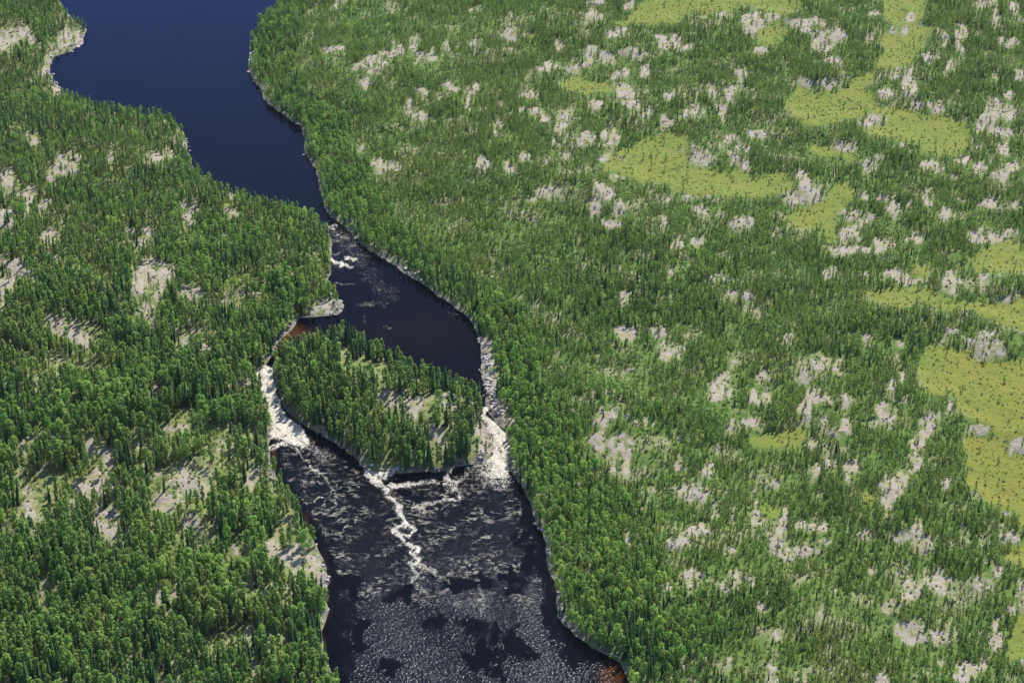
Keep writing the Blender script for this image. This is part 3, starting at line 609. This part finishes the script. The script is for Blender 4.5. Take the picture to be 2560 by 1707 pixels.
def make_pine(rng):
    h = 11.0; base = rng.uniform(.22, .42) * h; nt_ = 24; C_, Rr, L = [], [], []
    (tv, mid, top) = trunk(h, .15, rng, .015)
    for i in range(nt_):
        t = (i + rng.random()) / nt_; z = base + (h - base) * t
        prof = (1.12 * math.sin(math.pi * (.18 + .75 * t)) ** .8) * rng.uniform(.55, 1.1)
        a = rng.uniform(0, 6.28); d = prof * rng.uniform(.35, .95)
        c = axis(mid, top, z) + np.array([math.cos(a) * d, math.sin(a) * d, rng.normal() * .15])
        C_.append(c); Rr.append(rng.uniform(.45, .75)); L.append((z - .25, (math.cos(a), math.sin(a), .25), d * .9, .035))
    C_.append(top); Rr.append(.4)
    (tv, mid, top) = trunk(h, .15, np.random.default_rng(1), .0001, L[::2])
    return tv, tufts(C_, Rr, 11, .68, rng, .75)
def make_spruce(rng):
    h = 12.0; base = .7; R0 = rng.uniform(1.0, 1.4); V_, F_, off = [], [], 0
    nl = 22
    for i in range(nl):
        t = i / nl; z = base + (h - base) * t ** .95; r = R0 * (1 - t) ** .8 * rng.uniform(.75, 1.15) + .12
        nb = 7 if t < .6 else 5
        for k in range(nb):
            a = 6.283 * (k + rng.random()) / nb; L = r * rng.uniform(.7, 1.15); w = .20 + .20 * L
            d = np.array([math.cos(a), math.sin(a), 0]); s = np.array([-d[1], d[0], 0]); dr = rng.uniform(.25, .6)
            p0 = np.array([0, 0, z + .25]); p1 = p0 + d * L * .55 + [0, 0, -dr * L * .4]; p2 = p0 + d * L + [0, 0, -dr * L]
            q = np.array([p0 - s * w * .2, p1 - s * w + [0, 0, -.18], p2, p1 + s * w + [0, 0, -.18]])
            V_.append(q); F_.append([off, off + 1, off + 2, off + 3]); off += 4
            q2 = np.array([p0 + [0, 0, .05], p1 + [0, 0, .16], p2, p1 + [0, 0, -.35]])
            V_.append(q2); F_.append([off, off + 1, off + 2, off + 3]); off += 4
    V_.append(np.array([[-.12, 0, h - .5], [0, .1, h + .45], [.12, 0, h - .5], [0, -.1, h - .6]])); F_.append([off, off + 1, off + 2, off + 3])
    (tv, mid, top) = trunk(h, .16, rng, .0001)
    return tv, (np.concatenate(V_), np.array(F_))
def make_aspen(rng):
    h = 9.5; base = rng.uniform(.22, .38) * h; C_, Rr, L = [], [], []; R0 = rng.uniform(1.2, 1.8)
    for i in range(34):
        t = rng.random() ** .8; z = base + (h - base) * t; prof = R0 * math.sin(math.pi * (.12 + .80 * t)) ** .7
        a = rng.uniform(0, 6.28); d = prof * rng.random() ** .45
        C_.append((math.cos(a) * d, math.sin(a) * d, z)); Rr.append(rng.uniform(.5, .9))
        if i % 3 == 0: L.append((max(base * .9, z - d * .8), (math.cos(a), math.sin(a), .7), d * .9, .04))
    C_.append((0, 0, h)); Rr.append(.5)
    tv, mid, top = trunk(h * .92, .13, rng, .0001, L)
    return tv, tufts(C_, Rr, 10, .60, rng, .8)
def make_young(rng):
    h = 4.4; C_, Rr = [], []; R0 = rng.uniform(.75, 1.15)
    for i in range(11):
        t = (i + rng.random()) / 11; z = .35 + (h - .5) * t; d = R0 * (1 - .78 * t) * rng.uniform(.3, 1.0); a = rng.uniform(0, 6.28)
        C_.append((math.cos(a) * d, math.sin(a) * d, z)); Rr.append(.30 + .30 * (1 - t))
    C_.append((0, 0, h - .1)); Rr.append(.22)
    tv, mid, top = trunk(h * .95, .06, rng, .0001)
    return tv, tufts(C_, Rr, 8, .52, rng, 1.1)
def make_dead(rng):
    h = 7.5; L = []
    for i in range(9):
        a = rng.uniform(0, 6.28); z = rng.uniform(.3, .95) * h; L.append((z, (math.cos(a), math.sin(a), .3), rng.uniform(.4, 1.1) * (1.3 - z / h), .03))
    tv, mid, top = trunk(h, .11, rng, .012)
    tv2, _, _ = trunk(h, .11, np.random.default_rng(2), .0001, L)
    return tv2, None
def make_shrub(rng):
    C_, Rr = [], []
    for i in range(6):
        a = rng.uniform(0, 6.28); d = rng.uniform(0, .55); C_.append((math.cos(a) * d, math.sin(a) * d, rng.uniform(.25, .75))); Rr.append(rng.uniform(.25, .45))
    tv, mid, top = trunk(.6, .03, rng, .0001)
    return tv, tufts(C_, Rr, 7, .38, rng, .8)

KINDS = dict(
    pine=(make_pine, 6, B_PINE, L_PINE, 11.0), spruce=(make_spruce, 5, B_PINE, L_SPRUCE, 12.0), aspen=(make_aspen, 5, B_BIRCH, L_ASPEN, 9.5),
    young=(make_young, 6, B_PINE, L_YOUNG, 4.4), dead=(make_dead, 4, B_DEAD, None, 7.5), shrub=(make_shrub, 4, B_PINE, L_SHRUB, 1.0), bog=(make_shrub, 4, B_PINE, L_BOG, 1.0))
PROTO = {}
for ki, (kn, (fn, cnt, bark, leaf, hh)) in enumerate(KINDS.items()):
    lst = []
    col = bpy.data.collections.new(kn + '_sources')          # source meshes of the stuff objects, not part of the scene itself
    for i in range(cnt):
        rng = np.random.default_rng(100 * ki + i + 5)
        tv, cv = fn(rng)
        mt = mesh_np(kn + '_trunk', tv[0], tv[1], [bark])
        mc = mesh_np(kn + '_crown', cv[0], cv[1], [leaf]) if cv is not None else None
        if cv is not None:
            jv, jf = join([tv, cv]); mi = np.concatenate([np.zeros(len(tv[1])), np.ones(len(cv[1]))])
            mj = mesh_np(kn + '_whole', jv, jf, [bark, leaf], mi)
        else: mj = mt
        so = bpy.data.objects.new('%s_source_%02d' % (kn, i), mj); col.objects.link(so)
        lst.append((mt, mc))
    PROTO[kn] = (lst, col, hh)

# ------------------------------------------------------------------ where things grow
def jitter_points(sp, vlo=-260, vhi=2040, ulo=-400, uhi=2960, seed=0):
    rng = np.random.default_rng(seed)
    xs, ys = unproject(np.array([ulo, uhi, ulo, uhi]), np.array([vlo, vlo, vhi, vhi]))
    X, Y = np.meshgrid(np.arange(xs.min(), xs.max(), sp), np.arange(ys.min(), ys.max(), sp))
    X = X.ravel() + (rng.random(X.size) - .5) * sp * 1.1; Y = Y.ravel() + (rng.random(Y.size) - .5) * sp * 1.1
    u, v = project(X, Y, 3.0); k = (u > ulo) & (u < uhi) & (v > vlo) & (v < vhi)
    return X[k], Y[k]
def site(X, Y):
    z, _, _, sd = ground(X, Y); u, v = project(X, Y, z); return z, u, v, sd
def rockcover(u, v, h):
    """share of the stem's silhouette that would hide bare rock"""
    s = pxm(v) * h; a = 0
    for t in (0, .2, .4, .6, .8): a = a + np.clip(sample(ROCK, u, v - t * s) * 1.5, 0, 1)
    return a / 5
def boghide(u, v, h):
    s = pxm(v) * h; a = 0
    for t in (0, .25, .5, .75): a = a + sample(BOGM, u, v - t * s)
    return a / 4
PLACED = []        # kind, x, y, z, height, u, v
def place(kind, X, Y, Z, H, u, v, sel, zone):
    PLACED.append((kind, X[sel], Y[sel], Z[sel], H[sel], u[sel], v[sel], zone[sel]))
def zone_of(u, v, sd):
    isl = sample(ISL, u, v) > .5; lb = sample(LEFTB, u, v) > .5
    z = np.where(isl, 0, np.where(lb, 1, 2)); return z

# 1. tall mixed forest: left bank and island, and a belt along the right bank
X, Y = jitter_points(2.3, seed=1); Z, u, v, sd = site(X, Y); zone = zone_of(u, v, sd); rg = np.random.default_rng(11)
n = len(X); dn = fbm(X, Y, 20, 3, 401); tn = fbm(X, Y, 30, 2, 402); hn = fbm(X, Y, 26, 2, 403)
tall = zone <= 1
nearf = sstep(350, 1100, v)                       # taller towards the near end of the left bank
H = np.where(zone == 0, 9.0 + 3.2 * hn, 5.2 + 2.2 * hn + nearf * (3.4 + 2.2 * hn)) * (.68 + .58 * rg.random(n))
rc = rockcover(u, v, H)
dens = np.where(zone == 0, .82, .88 - .04 * nearf) * sstep(.28, .52, dn)
dens = np.where((zone == 1) & (v < 700), np.maximum(dens, .55), dens)
pk = dens * np.clip(1 - np.where(zone == 0, 1.6, 1.7) * rc, .06, 1) * sstep(.1, 1.6, sd)
# open rocky ground of the near left bank
opn = np.exp(-((u - 330) / 420) ** 2 - ((v - 1250) / 130) ** 2) * (zone == 1)
pk = pk * (1 - .45 * opn)
sel = tall & (rg.random(n) < pk)
r = rg.random(n)
belt = np.exp(-np.maximum(sd, 0) / 9.0)
spr = .10 + .42 * sstep(.56, .74, tn) ; asp = .13 + .60 * sstep(.56, .72, fbm(X, Y, 24, 2, 405)) * np.where(v < 1000, 1, .7) + .15 * belt * (zone == 1)
asp = np.where(zone == 0, .03, asp); spr = np.where(zone == 0, .20 + .3 * sstep(.5, .7, tn), spr)
kind = np.where(r < spr, 1, np.where(r < spr + asp, 2, np.where(r > .965, 4, 0)))
for k, nm in ((0, 'pine'), (1, 'spruce'), (2, 'aspen'), (4, 'dead')):
    hk = H * {0: 1.0, 1: 1.05, 2: .88, 4: .8}[k]
    place(nm, X, Y, Z, hk, u, v, sel & (kind == k), zone)
# 2. right bank belt
bw = 16 + 26 * fbm(X, Y, 60, 2, 407) + 22 * sstep(1000, 1250, v) * (1 - sstep(1500, 1650, v))
inb = (zone == 2) & (sd > .4) & (sd < bw)
H2 = (5.6 + 2.4 * hn + 1.2 * np.exp(-((v - 1000) / 300) ** 2)) * (.65 + .5 * rg.random(n))
near_spruce = np.exp(-((u - 1560) / 90) ** 2 - ((v - 1640) / 130) ** 2)
inb = inb | ((near_spruce > .35) & (sd > 1.2) & (zone == 2))
pk = .78 * sstep(.2, .36, dn) * np.clip(1 - 1.3 * rockcover(u, v, H2), .05, 1) * (1 - boghide(u, v, H2)) * (1 - sstep(.55, 1.0, sd / bw) * .5 * (near_spruce < .3))
sel = inb & (rg.random(n) < pk)
conif = np.exp(-((u - 1150) / 120) ** 2 - ((v - 720) / 110) ** 2) + near_spruce * 1.3
asp = np.clip(.62 - .5 * conif - .25 * (v < 260), .06, 1); spr = .12 + .45 * np.clip(conif, 0, 1)
kind = np.where(r < asp, 2, np.where(r < asp + spr, 1, 0))
H2 = H2 * (1 + .5 * near_spruce)
for k, nm in ((0, 'pine'), (1, 'spruce'), (2, 'aspen')):
    place(nm, X, Y, Z, H2 * (1.15 if k == 1 else 1), u, v, sel & (kind == k), zone)
# 3. dense young pines of the right bank
X, Y = jitter_points(1.72, seed=2); Z, u, v, sd = site(X, Y); zone = zone_of(u, v, sd); n = len(X)
dn = fbm(X, Y, 13, 3, 411); hn = fbm(X, Y, 22, 3, 412); tn = fbm(X, Y, 34, 3, 413)
mid = np.exp(-((u - 1560) / 260) ** 2 - ((v - 720) / 110) ** 2) + .8 * np.exp(-((u - 2150) / 190) ** 2 - ((v - 830) / 70) ** 2)
H = (2.6 + 2.6 * hn + 1.5 * mid) * (.65 + .6 * rg.random(n))
bw = 12 + 22 * fbm(X, Y, 60, 2, 407)
rc = rockcover(u, v, H); bh = boghide(u, v, H)
pk = np.clip(.27 + 1.6 * (dn - .30), .14, .94) * np.clip(1 - 1.3 * rc, .12, 1) * np.clip(1 - 1.5 * bh, .02, 1) * sstep(4, 9, sd)
sel = (zone == 2) & (rg.random(n) < pk)
r = rg.random(n)
aspatch = np.zeros(n)
for cx, cy, rx, ry, a in [(1517, 949, 55, 30, .95), (912, 49, 110, 24, .8), (1010, 330, 60, 22, .7), (840, 355, 40, 20, .6), (1425, 640, 60, 30, .55), (1800, 1010, 120, 60, .35), (1330, 1200, 60, 160, .4), (1700, 1100, 120, 60, .35), (1190, 155, 30, 14, .7)]:
    aspatch = np.maximum(aspatch, a * np.exp(-((u - cx) / rx) ** 2 - ((v - cy) / ry) ** 2))
asp = .09 + aspatch + .25 * sstep(.62, .75, tn); spr = .035 + .30 * np.clip(mid, 0, 1) * sstep(.4, .6, fbm(X, Y, 12, 2, 415)) + .10 * (1 - sstep(.28, .40, tn))
kind = np.where(r < asp, 2, np.where(r < asp + spr, 1, np.where(r > .975, 4, 3)))
for k, nm in ((3, 'young'), (1, 'spruce'), (2, 'aspen'), (4, 'dead')):
    hk = H * {3: 1.0, 1: 1.25, 2: .95, 4: 1.15}[k]
    place(nm, X, Y, Z, hk, u, v, sel & (kind == k), zone)
# 3b. thin dead stems standing over the bare rock of the right bank
selr = (zone == 2) & (sample(ROCK, u, v) > .3) & (rg.random(n) < .035) & (sd > 6)
place('dead', X, Y, Z, 3.0 + 2.0 * hn, u, v, selr, zone)
# 3c. saplings under the tall forest
sel = (zone == 1) & (sd > .8) & (rg.random(n) < (.12 + .25 * (v < 800)) * sstep(.30, .5, dn) * np.clip(1 - 1.2 * rc, .05, 1))
place('young', X, Y, Z, H * .8, u, v, sel, zone)
# 4. low shrubs
X, Y = jitter_points(2.3, seed=3); Z, u, v, sd = site(X, Y); zone = zone_of(u, v, sd); n = len(X)
rk_ = np.clip(sample(ROCK, u, v), 0, 1)
H = .55 + .8 * rg.random(n)
bo = sample(BOG, u, v)
sel = (sd > .4) & (bo < .3) & (rg.random(n) < (.34 - .16 * (rk_ > .35)))
place('shrub', X, Y, Z, H, u, v, sel, zone)
sel = (bo > .5) & (rg.random(n) < .42)
place('bog', X, Y, Z, .45 + .75 * rg.random(n) ** 2.5, u, v, sel, zone)

def gather(kind):
    L = [p for p in PLACED if p[0] == kind]
    return [np.concatenate([p[i] for p in L]) for i in range(1, 8)]

# ------------------------------------------------------------------ a sheet of points that carries copies of the source meshes
def stuff(name, kind, x, y, z, h, label, category, seed):
    lst, col, hh = PROTO[kind]; rng = np.random.default_rng(seed); n = len(x)
    me = bpy.data.meshes.new(name); me.vertices.add(n)
    me.vertices.foreach_set('co', np.stack([x, y, z - .08], -1).astype(np.float32).ravel())
    s = (h / hh); wd = s * (.85 + .35 * rng.random(n))
    a = me.attributes.new('grow', 'FLOAT_VECTOR', 'POINT'); a.data.foreach_set('vector', np.stack([wd, wd, s], -1).astype(np.float32).ravel())
    rot = np.stack([rng.normal(size=n) * .035, rng.normal(size=n) * .035, rng.random(n) * 6.283], -1)
    a = me.attributes.new('turn', 'FLOAT_VECTOR', 'POINT'); a.data.foreach_set('vector', rot.astype(np.float32).ravel())
    a = me.attributes.new('pick', 'INT', 'POINT'); a.data.foreach_set('value', rng.integers(0, len(lst), n).astype(np.int32))
    me.update()
    o = link(me, name, kind='stuff', label=label, category=category)
    g = bpy.data.node_groups.new(name, 'GeometryNodeTree')
    g.interface.new_socket('Geometry', in_out='INPUT', socket_type='NodeSocketGeometry')
    g.interface.new_socket('Geometry', in_out='OUTPUT', socket_type='NodeSocketGeometry')
    gi = g.nodes.new('NodeGroupInput'); go = g.nodes.new('NodeGroupOutput')
    ip = g.nodes.new('GeometryNodeInstanceOnPoints'); ci = g.nodes.new('GeometryNodeCollectionInfo')
    ci.inputs['Collection'].default_value = col; ci.inputs['Separate Children'].default_value = True; ci.inputs['Reset Children'].default_value = True
    ip.inputs['Pick Instance'].default_value = True
    def na(nm, ty):
        q = g.nodes.new('GeometryNodeInputNamedAttribute'); q.data_type = ty; q.inputs['Name'].default_value = nm
        return q.outputs['Attribute']
    g.links.new(gi.outputs[0], ip.inputs['Points']); g.links.new(ci.outputs[0], ip.inputs['Instance'])
    g.links.new(na('pick', 'INT'), ip.inputs['Instance Index']); g.links.new(na('turn', 'FLOAT_VECTOR'), ip.inputs['Rotation'])
    g.links.new(na('grow', 'FLOAT_VECTOR'), ip.inputs['Scale']); g.links.new(ip.outputs[0], go.inputs[0])
    md = o.modifiers.new('copies', 'NODES'); md.node_group = g
    return o

def describe(kind, h, u, v, zone, sd_v):
    t = {'pine': (10.8, 8.8), 'spruce': (10.5, 8.2), 'aspen': (8.6, 7.0), 'young': (5.0, 4.2), 'dead': (6.0, 4.2), 'shrub': (1.1, .8), 'bog': (.9, .6)}[kind]
    tallw = 'tall' if h > t[0] else 'medium' if h > t[1] else 'short'
    look = dict(pine='tufted green pine', spruce='dark pointed spruce', aspen='round bright green tree', young='bushy young pine', dead='bare grey dead tree',
                shrub='yellow green shrub', bog='low bog shrub')[kind]
    if zone == 0:
        where = 'on the island ' + ('pool shore' if v > 1080 else 'left half' if u < 940 else 'rocky right half' if v > 980 else 'upstream shore')
    elif zone == 1 and sd_v < 9:
        where = 'on the left bank edge ' + ('of the upper river' if v < 560 else 'above the left rapids' if v < 930 else 'beside the left rapids' if v < 1110 else 'of the foamy pool' if v < 1450 else 'of the pool bottom')
    elif zone == 2 and sd_v < 22:
        where = 'on the right bank edge ' + ('of the upper river' if v < 520 else 'of the dark middle pool' if v < 1000 else 'beside the right rapids' if v < 1230 else 'of the lower pool' if v < 1560 else 'at the pool outlet')
    else:
        row = ('bottom edge' if v > 1620 else 'lowest band' if v > 1480 else 'lower band' if v > 1330 else 'lower middle band' if v > 1130 else 'middle band' if v > 800 else 'upper middle band' if v > 560 else 'upper band' if v > 280 else 'topmost band')
        if zone == 1: colw = 'left edge' if u < 130 else 'left of forest centre' if u < 330 else 'forest centre' if u < 520 else 'right of forest centre' if u < 700 else 'pool side'
        else: colw = 'river side' if u < 1600 else 'left of centre' if u < 1850 else 'centre' if u < 2100 else 'right of centre' if u < 2330 else 'right edge'
        where = ('in the left forest, ' if zone == 1 else 'in the right forest, ') + row + ', ' + colw
    return tallw + ' ' + look + ' ' + where

def individuals(kind, name, category, nmax, stuffname, stufflabel):
    x, y, z, h, u, v, zn = gather(kind)
    lst, col, hh = PROTO[kind]
    show = (u > 4) & (u < 2556) & (v > 10) & (v < 1707 + pxm(1690.) * h * .7)
    sizepx = h * pxm(v) * np.where(v > 1700, .6, 1.0) * show
    order = np.argsort(-sizepx); near = order[:nmax]; near = near[sizepx[near] > 0]
    mask = np.ones(len(x), bool); mask[near] = False
    sdl = ground(x[near], y[near])[3]
    rng = np.random.default_rng(len(name))
    for j, i in enumerate(near):
        s = h[i] / hh; w = s * rng.uniform(.85, 1.2)
        mt, mc = lst[int(rng.integers(len(lst)))]
        lab = describe(kind, h[i], u[i], v[i], zn[i], sdl[j])
        if mc is None:
            o = bpy.data.objects.new(name, mt)
        else:
            o = bpy.data.objects.new(name, None); o.empty_display_size = .5
        SC.collection.objects.link(o)
        o.location = (x[i], y[i], z[i] - .08); o.rotation_euler = (rng.normal() * .035, rng.normal() * .035, rng.random() * 6.283); o.scale = (w, w, s)
        o['label'] = lab; o['category'] = category; o['group'] = lab
        if mc is not None:
            for nm, mm in (('trunk', mt), ('crown', mc)):
                c = bpy.data.objects.new(nm, mm); c.parent = o; SC.collection.objects.link(c)
    if mask.any():
        stuff(stuffname, kind, x[mask], y[mask], z[mask], h[mask], stufflabel, category, 50 + len(name))
    print(kind, len(x))
individuals('pine', 'pine_tree', 'pine', 300, 'pine_forest', 'the rest of the mid green pines covering both banks and the island')
individuals('spruce', 'spruce_tree', 'spruce', 300, 'spruce_forest', 'the rest of the narrow dark spruces scattered through the forest')
individuals('aspen', 'broadleaf_tree', 'broadleaf tree', 300, 'broadleaf_forest', 'the rest of the bright green broadleaf trees, thickest along the right bank')
individuals('young', 'young_pine', 'young pine', 300, 'young_pine_forest', 'dense young pine forest covering the right side between rocks and bogs')
individuals('dead', 'dead_tree', 'dead tree', 200, 'dead_stems', 'the rest of the thin grey dead stems standing among the live trees')
individuals('shrub', 'shrub', 'shrub', 0, 'undergrowth', 'low yellow green shrubs and ground cover between the trees')
individuals('bog', 'shrub', 'shrub', 0, 'bog_plants', 'low sedge and dwarf shrub clumps over the yellow bogs')

# ------------------------------------------------------------------ boulders and driftwood along the shores
def boulder_mesh(seed):
    import bmesh
    rng = np.random.default_rng(seed); bm = bmesh.new(); bmesh.ops.create_icosphere(bm, subdivisions=3, radius=1.0)
    planes = [(lambda d: d / np.linalg.norm(d))(rng.normal(size=3)) for _ in range(11)]; offs = [rng.uniform(.55, .85) for _ in planes]
    sc = np.array([rng.uniform(.8, 1.3), rng.uniform(.7, 1.1), rng.uniform(.5, .8)])
    for vv in bm.verts:
        p = np.array(vv.co)
        for pl, of in zip(planes, offs):
            d = p @ pl
            if d > of: p = p - pl * (d - of) * .92
        p = p * sc + rng.normal(size=3) * .012
        vv.co = p
    me = bpy.data.meshes.new('boulder'); bm.to_mesh(me); bm.free(); return me
BM = [boulder_mesh(i) for i in range(9)]; BMD = []
for b in BM:
    b.materials.append(STONE); d = b.copy(); d.materials.clear(); d.materials.append(STONE_D); BMD.append(d)
rb = np.random.default_rng(77)
def line_pts(k, pts, n, spread):
    P = np.array(cr(k, pts)); seg = np.hypot(*(P[1:] - P[:-1]).T); cum = np.concatenate([[0], np.cumsum(seg)])
    t = rb.random(n) * cum[-1]; o = []
    for tt in t:
        i = min(np.searchsorted(cum, tt, side='right') - 1, len(seg) - 1); f = (tt - cum[i]) / seg[i]
        p = P[i] + (P[i + 1] - P[i]) * f; o.append(p + rb.normal(size=2) * spread)
    return np.array(o)
BSETS = [
 ('N', [(1915,1080),(1945,1130),(1960,1200),(1960,1300),(1975,1400),(1990,1500)], 75, 6.0, .7, 1.6, 0, 'on the rubble shore right of the dark middle pool'),
 ('M', [(1840,420),(1860,520),(1890,600),(1930,660)], 62, 7.0, .7, 1.7, 0, 'on the rubble bar above the right rapids'),
 ('N', [(820,20),(840,130),(870,210),(900,250),(950,290),(1000,310)], 24, 3.0, .4, 1.0, 0, 'on the right shore at the river bend'),
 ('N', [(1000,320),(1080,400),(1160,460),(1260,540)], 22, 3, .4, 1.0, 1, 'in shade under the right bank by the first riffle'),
 ('N', [(1260,540),(1320,570),(1370,600),(1480,660),(1560,700)], 24, 3.0, .5, 1.2, 0, 'on the right shore below the first riffle'),
 ('O', [(1740,280),(1720,300),(1710,410),(1700,500),(1740,560),(1800,640)], 22, 3.5, .6, 1.4, 0, 'on the right shore of the wide upper river'),
 ('O', [(1850,710),(1900,740),(1960,780),(2080,880)], 18, 3.0, .5, 1.2, 0, 'on the shaded right shore of the upper river'),
 ('O', [(2100,950),(2110,1010),(2090,1060),(2060,1070)], 20, 4.0, .6, 1.6, 0, 'in the pale rock cluster on the upper right shore'),
 ('O', [(2180,1280),(2220,1370),(2250,1450)], 10, 3, .5, 1.1, 0, 'on the upper right shore below the pale cluster'),
 ('M', [(975,985),(1030,1005),(1100,1010),(1160,1020),(1220,1000)], 26, 4.0, .6, 1.5, 0, 'on the pool side shore of the island beside foam'),
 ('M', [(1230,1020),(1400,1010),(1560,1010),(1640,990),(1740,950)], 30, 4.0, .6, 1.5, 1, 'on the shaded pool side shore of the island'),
 ('M', [(1750,960),(1790,900),(1830,900),(1800,830)], 12, 5.0, .7, 1.8, 0, 'beside the foot of the right rapids'),
 ('M', [(1990,960),(2020,1030),(2060,1080),(2100,1150)], 24, 5.0, .5, 1.5, 0, 'on the right shore below the right rapids'),
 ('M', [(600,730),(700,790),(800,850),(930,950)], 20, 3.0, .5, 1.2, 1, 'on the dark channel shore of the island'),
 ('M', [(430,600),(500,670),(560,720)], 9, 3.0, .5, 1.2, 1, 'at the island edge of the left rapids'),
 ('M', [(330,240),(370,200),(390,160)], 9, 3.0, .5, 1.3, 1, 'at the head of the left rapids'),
 ('L', [(1740,440),(1780,510),(1830,580),(1840,660),(1840,760)], 26, 4.0, .5, 1.5, 0, 'on the right shore of the lower pool'),
 ('L', [(1900,860),(1920,980),(1940,1080),(1980,1140)], 18, 4.0, .5, 1.3, 0, 'on the pinkish right shore near the pool bottom'),
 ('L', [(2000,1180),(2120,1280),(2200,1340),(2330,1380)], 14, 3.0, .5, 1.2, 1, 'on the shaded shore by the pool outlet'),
 ('L', [(180,480),(215,560),(290,760),(340,850),(310,900),(330,1030),(300,1130)], 22, 3.0, .5, 1.2, 0, 'on the left shore of the lower pool'),
 ('O', [(560,200),(560,280),(520,330),(430,370),(360,400),(350,500),(400,600),(440,640)], 22, 3.5, .6, 1.6, 0, 'on the pale left shore at the top left'),
 ('O', [(1260,900),(1290,1010),(1310,1110)], 10, 2.0, .5, 1.2, 0, 'on the left shore ledge of the upper river'),
 ('N', [(910,850),(975,850),(970,890),(900,925)], 12, 3.0, .5, 1.2, 0, 'on the rocky point above the island'),
 ('N', [(560,1060),(520,1130),(470,1200)], 8, 2.5, .4, 1.0, 0, 'on the left shore of the brown shallows'),
]
BALL = []
for k, pts, n, spread, s0, s1, dark, where in BSETS:
    P = line_pts(k, pts, n, spread)
    for (uu, vv) in P:
        zz_ = 0.4
        for _ in range(4):
            x_, y_ = unproject(uu, vv, zz_); g_ = ground(np.array([x_]), np.array([y_])); zz_ = float(g_[0][0]); sdd = float(g_[3][0])
        if sdd < -2.2: continue
        lv_ = float(level(uu, vv)); zz_ = max(zz_, lv_ - .25)
        s = rb.uniform(s0, s1) * (.75 if rb.random() < .6 else 1.15)
        big = s > (s0 + s1) / 2
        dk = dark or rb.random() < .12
        BALL.append((s * float(pxm(float(vv))), x_, y_, zz_ + s * .12, s, bool(dk), big, where))
BALL.sort(key=lambda t: -t[0])
for (_, x_, y_, zb, s, dk, big, where) in BALL[:300]:
    o = bpy.data.objects.new('boulder', (BMD if dk else BM)[int(rb.integers(9))]); SC.collection.objects.link(o)
    o.location = (x_, y_, zb); o.rotation_euler = (rb.normal() * .15, rb.normal() * .15, rb.random() * 6.28)
    o.scale = (s * rb.uniform(.85, 1.3), s * rb.uniform(.8, 1.1), s * rb.uniform(.8, 1.1))
    lab = '%s %s boulder %s' % ('large' if big else 'small', 'dark wet' if dk else 'pale grey', where)
    o['label'] = lab; o['category'] = 'boulder'; o['group'] = lab
colb = bpy.data.collections.new('boulder_sources')
for i, m_ in enumerate(BM + BMD): colb.objects.link(bpy.data.objects.new('boulder_source_%02d' % i, m_))
PROTO['boulder'] = ([0] * 18, colb, 1.0)
rest = np.array([t[1:5] for t in BALL[300:]])
stuff('shore_rubble', 'boulder', rest[:, 0], rest[:, 1], rest[:, 2], rest[:, 3], 'the smallest of the stones lying along the river shores', 'boulder', 9)
print('boulders', len(BALL))
# driftwood logs
def log_mesh(L, r, seed):
    rng = np.random.default_rng(seed); ps = []; p = np.array([0., 0, 0]); n = 6
    for i in range(n):
        q = p + np.array([L / n, rng.normal() * .12, rng.normal() * .05]); ps.append(stick(p, q, r * (1 - i / n * .6), r * (1 - (i + 1) / n * .6), 7)); p = q
    for i in range(3):
        a = rng.uniform(.4, .9) * L; ps.append(stick((a, 0, 0), (a + .6, rng.choice([-1, 1]) * .8, .4), r * .35, r * .1, 4))
    v, f = join(ps); return mesh_np('driftwood_log', v, f, [B_DEAD])
for j, (k, a, b, lab) in enumerate([('M', (1768, 335), (1812, 392), 'pale driftwood log jutting from the rubble shore into the dark pool'),
        ('M', (1835, 330), (1842, 440), 'long bleached log lying along the rubble shore right of the pool'),
        ('M', (1600, 532), (1722, 548), 'bleached log lying on the upstream tip of the island'),
        ('L', (2240, 1355), (2352, 1400), 'grey log lying at the shaded shore of the pool outlet'),
        ('N', (690, 940), (900, 925), 'grey log lying along the low edge of the rocky point')]):
    (u1, v1), (u2, v2) = cr(k, [a, b])
    z1 = float(level(u1, v1)) + .45; x1, y1 = unproject(u1, v1, z1); x2, y2 = unproject(u2, v2, z1)
    L = math.hypot(x2 - x1, y2 - y1)
    g1 = float(ground(np.array([(x1 + x2) / 2]), np.array([(y1 + y2) / 2]))[0][0])
    o = link(log_mesh(L, .26, j), 'driftwood_log', label=lab, category='log'); o.location = (x1, y1, max(z1, g1 + .25)); o.rotation_euler = (0, 0, math.atan2(y2 - y1, x2 - x1))

# ------------------------------------------------------------------ haze
HAZE = 0.000010
if HAZE > 0:
    import bmesh
    bm = bmesh.new(); bmesh.ops.create_cube(bm, size=1.0)
    me = bpy.data.meshes.new('haze'); bm.to_mesh(me); bm.free()
    m, t = newmat('haze_air'); q = N(t)
    pvv = q.n('ShaderNodeVolumePrincipled'); pvv.inputs['Color'].default_value = (.62, .74, .95, 1); pvv.inputs['Density'].default_value = HAZE
    pvv.inputs['Anisotropy'].default_value = .2
    o_ = q.n('ShaderNodeOutputMaterial'); q.link(pvv.outputs[0], o_.inputs['Volume']); me.materials.append(m)
    o = link(me, 'haze', kind='stuff', label='thin blue summer haze', category='haze')
    o.scale = (160000, 160000, CAMH + 30 + 8); o.location = (0, 0, (CAMH + 30 - 8) / 2)
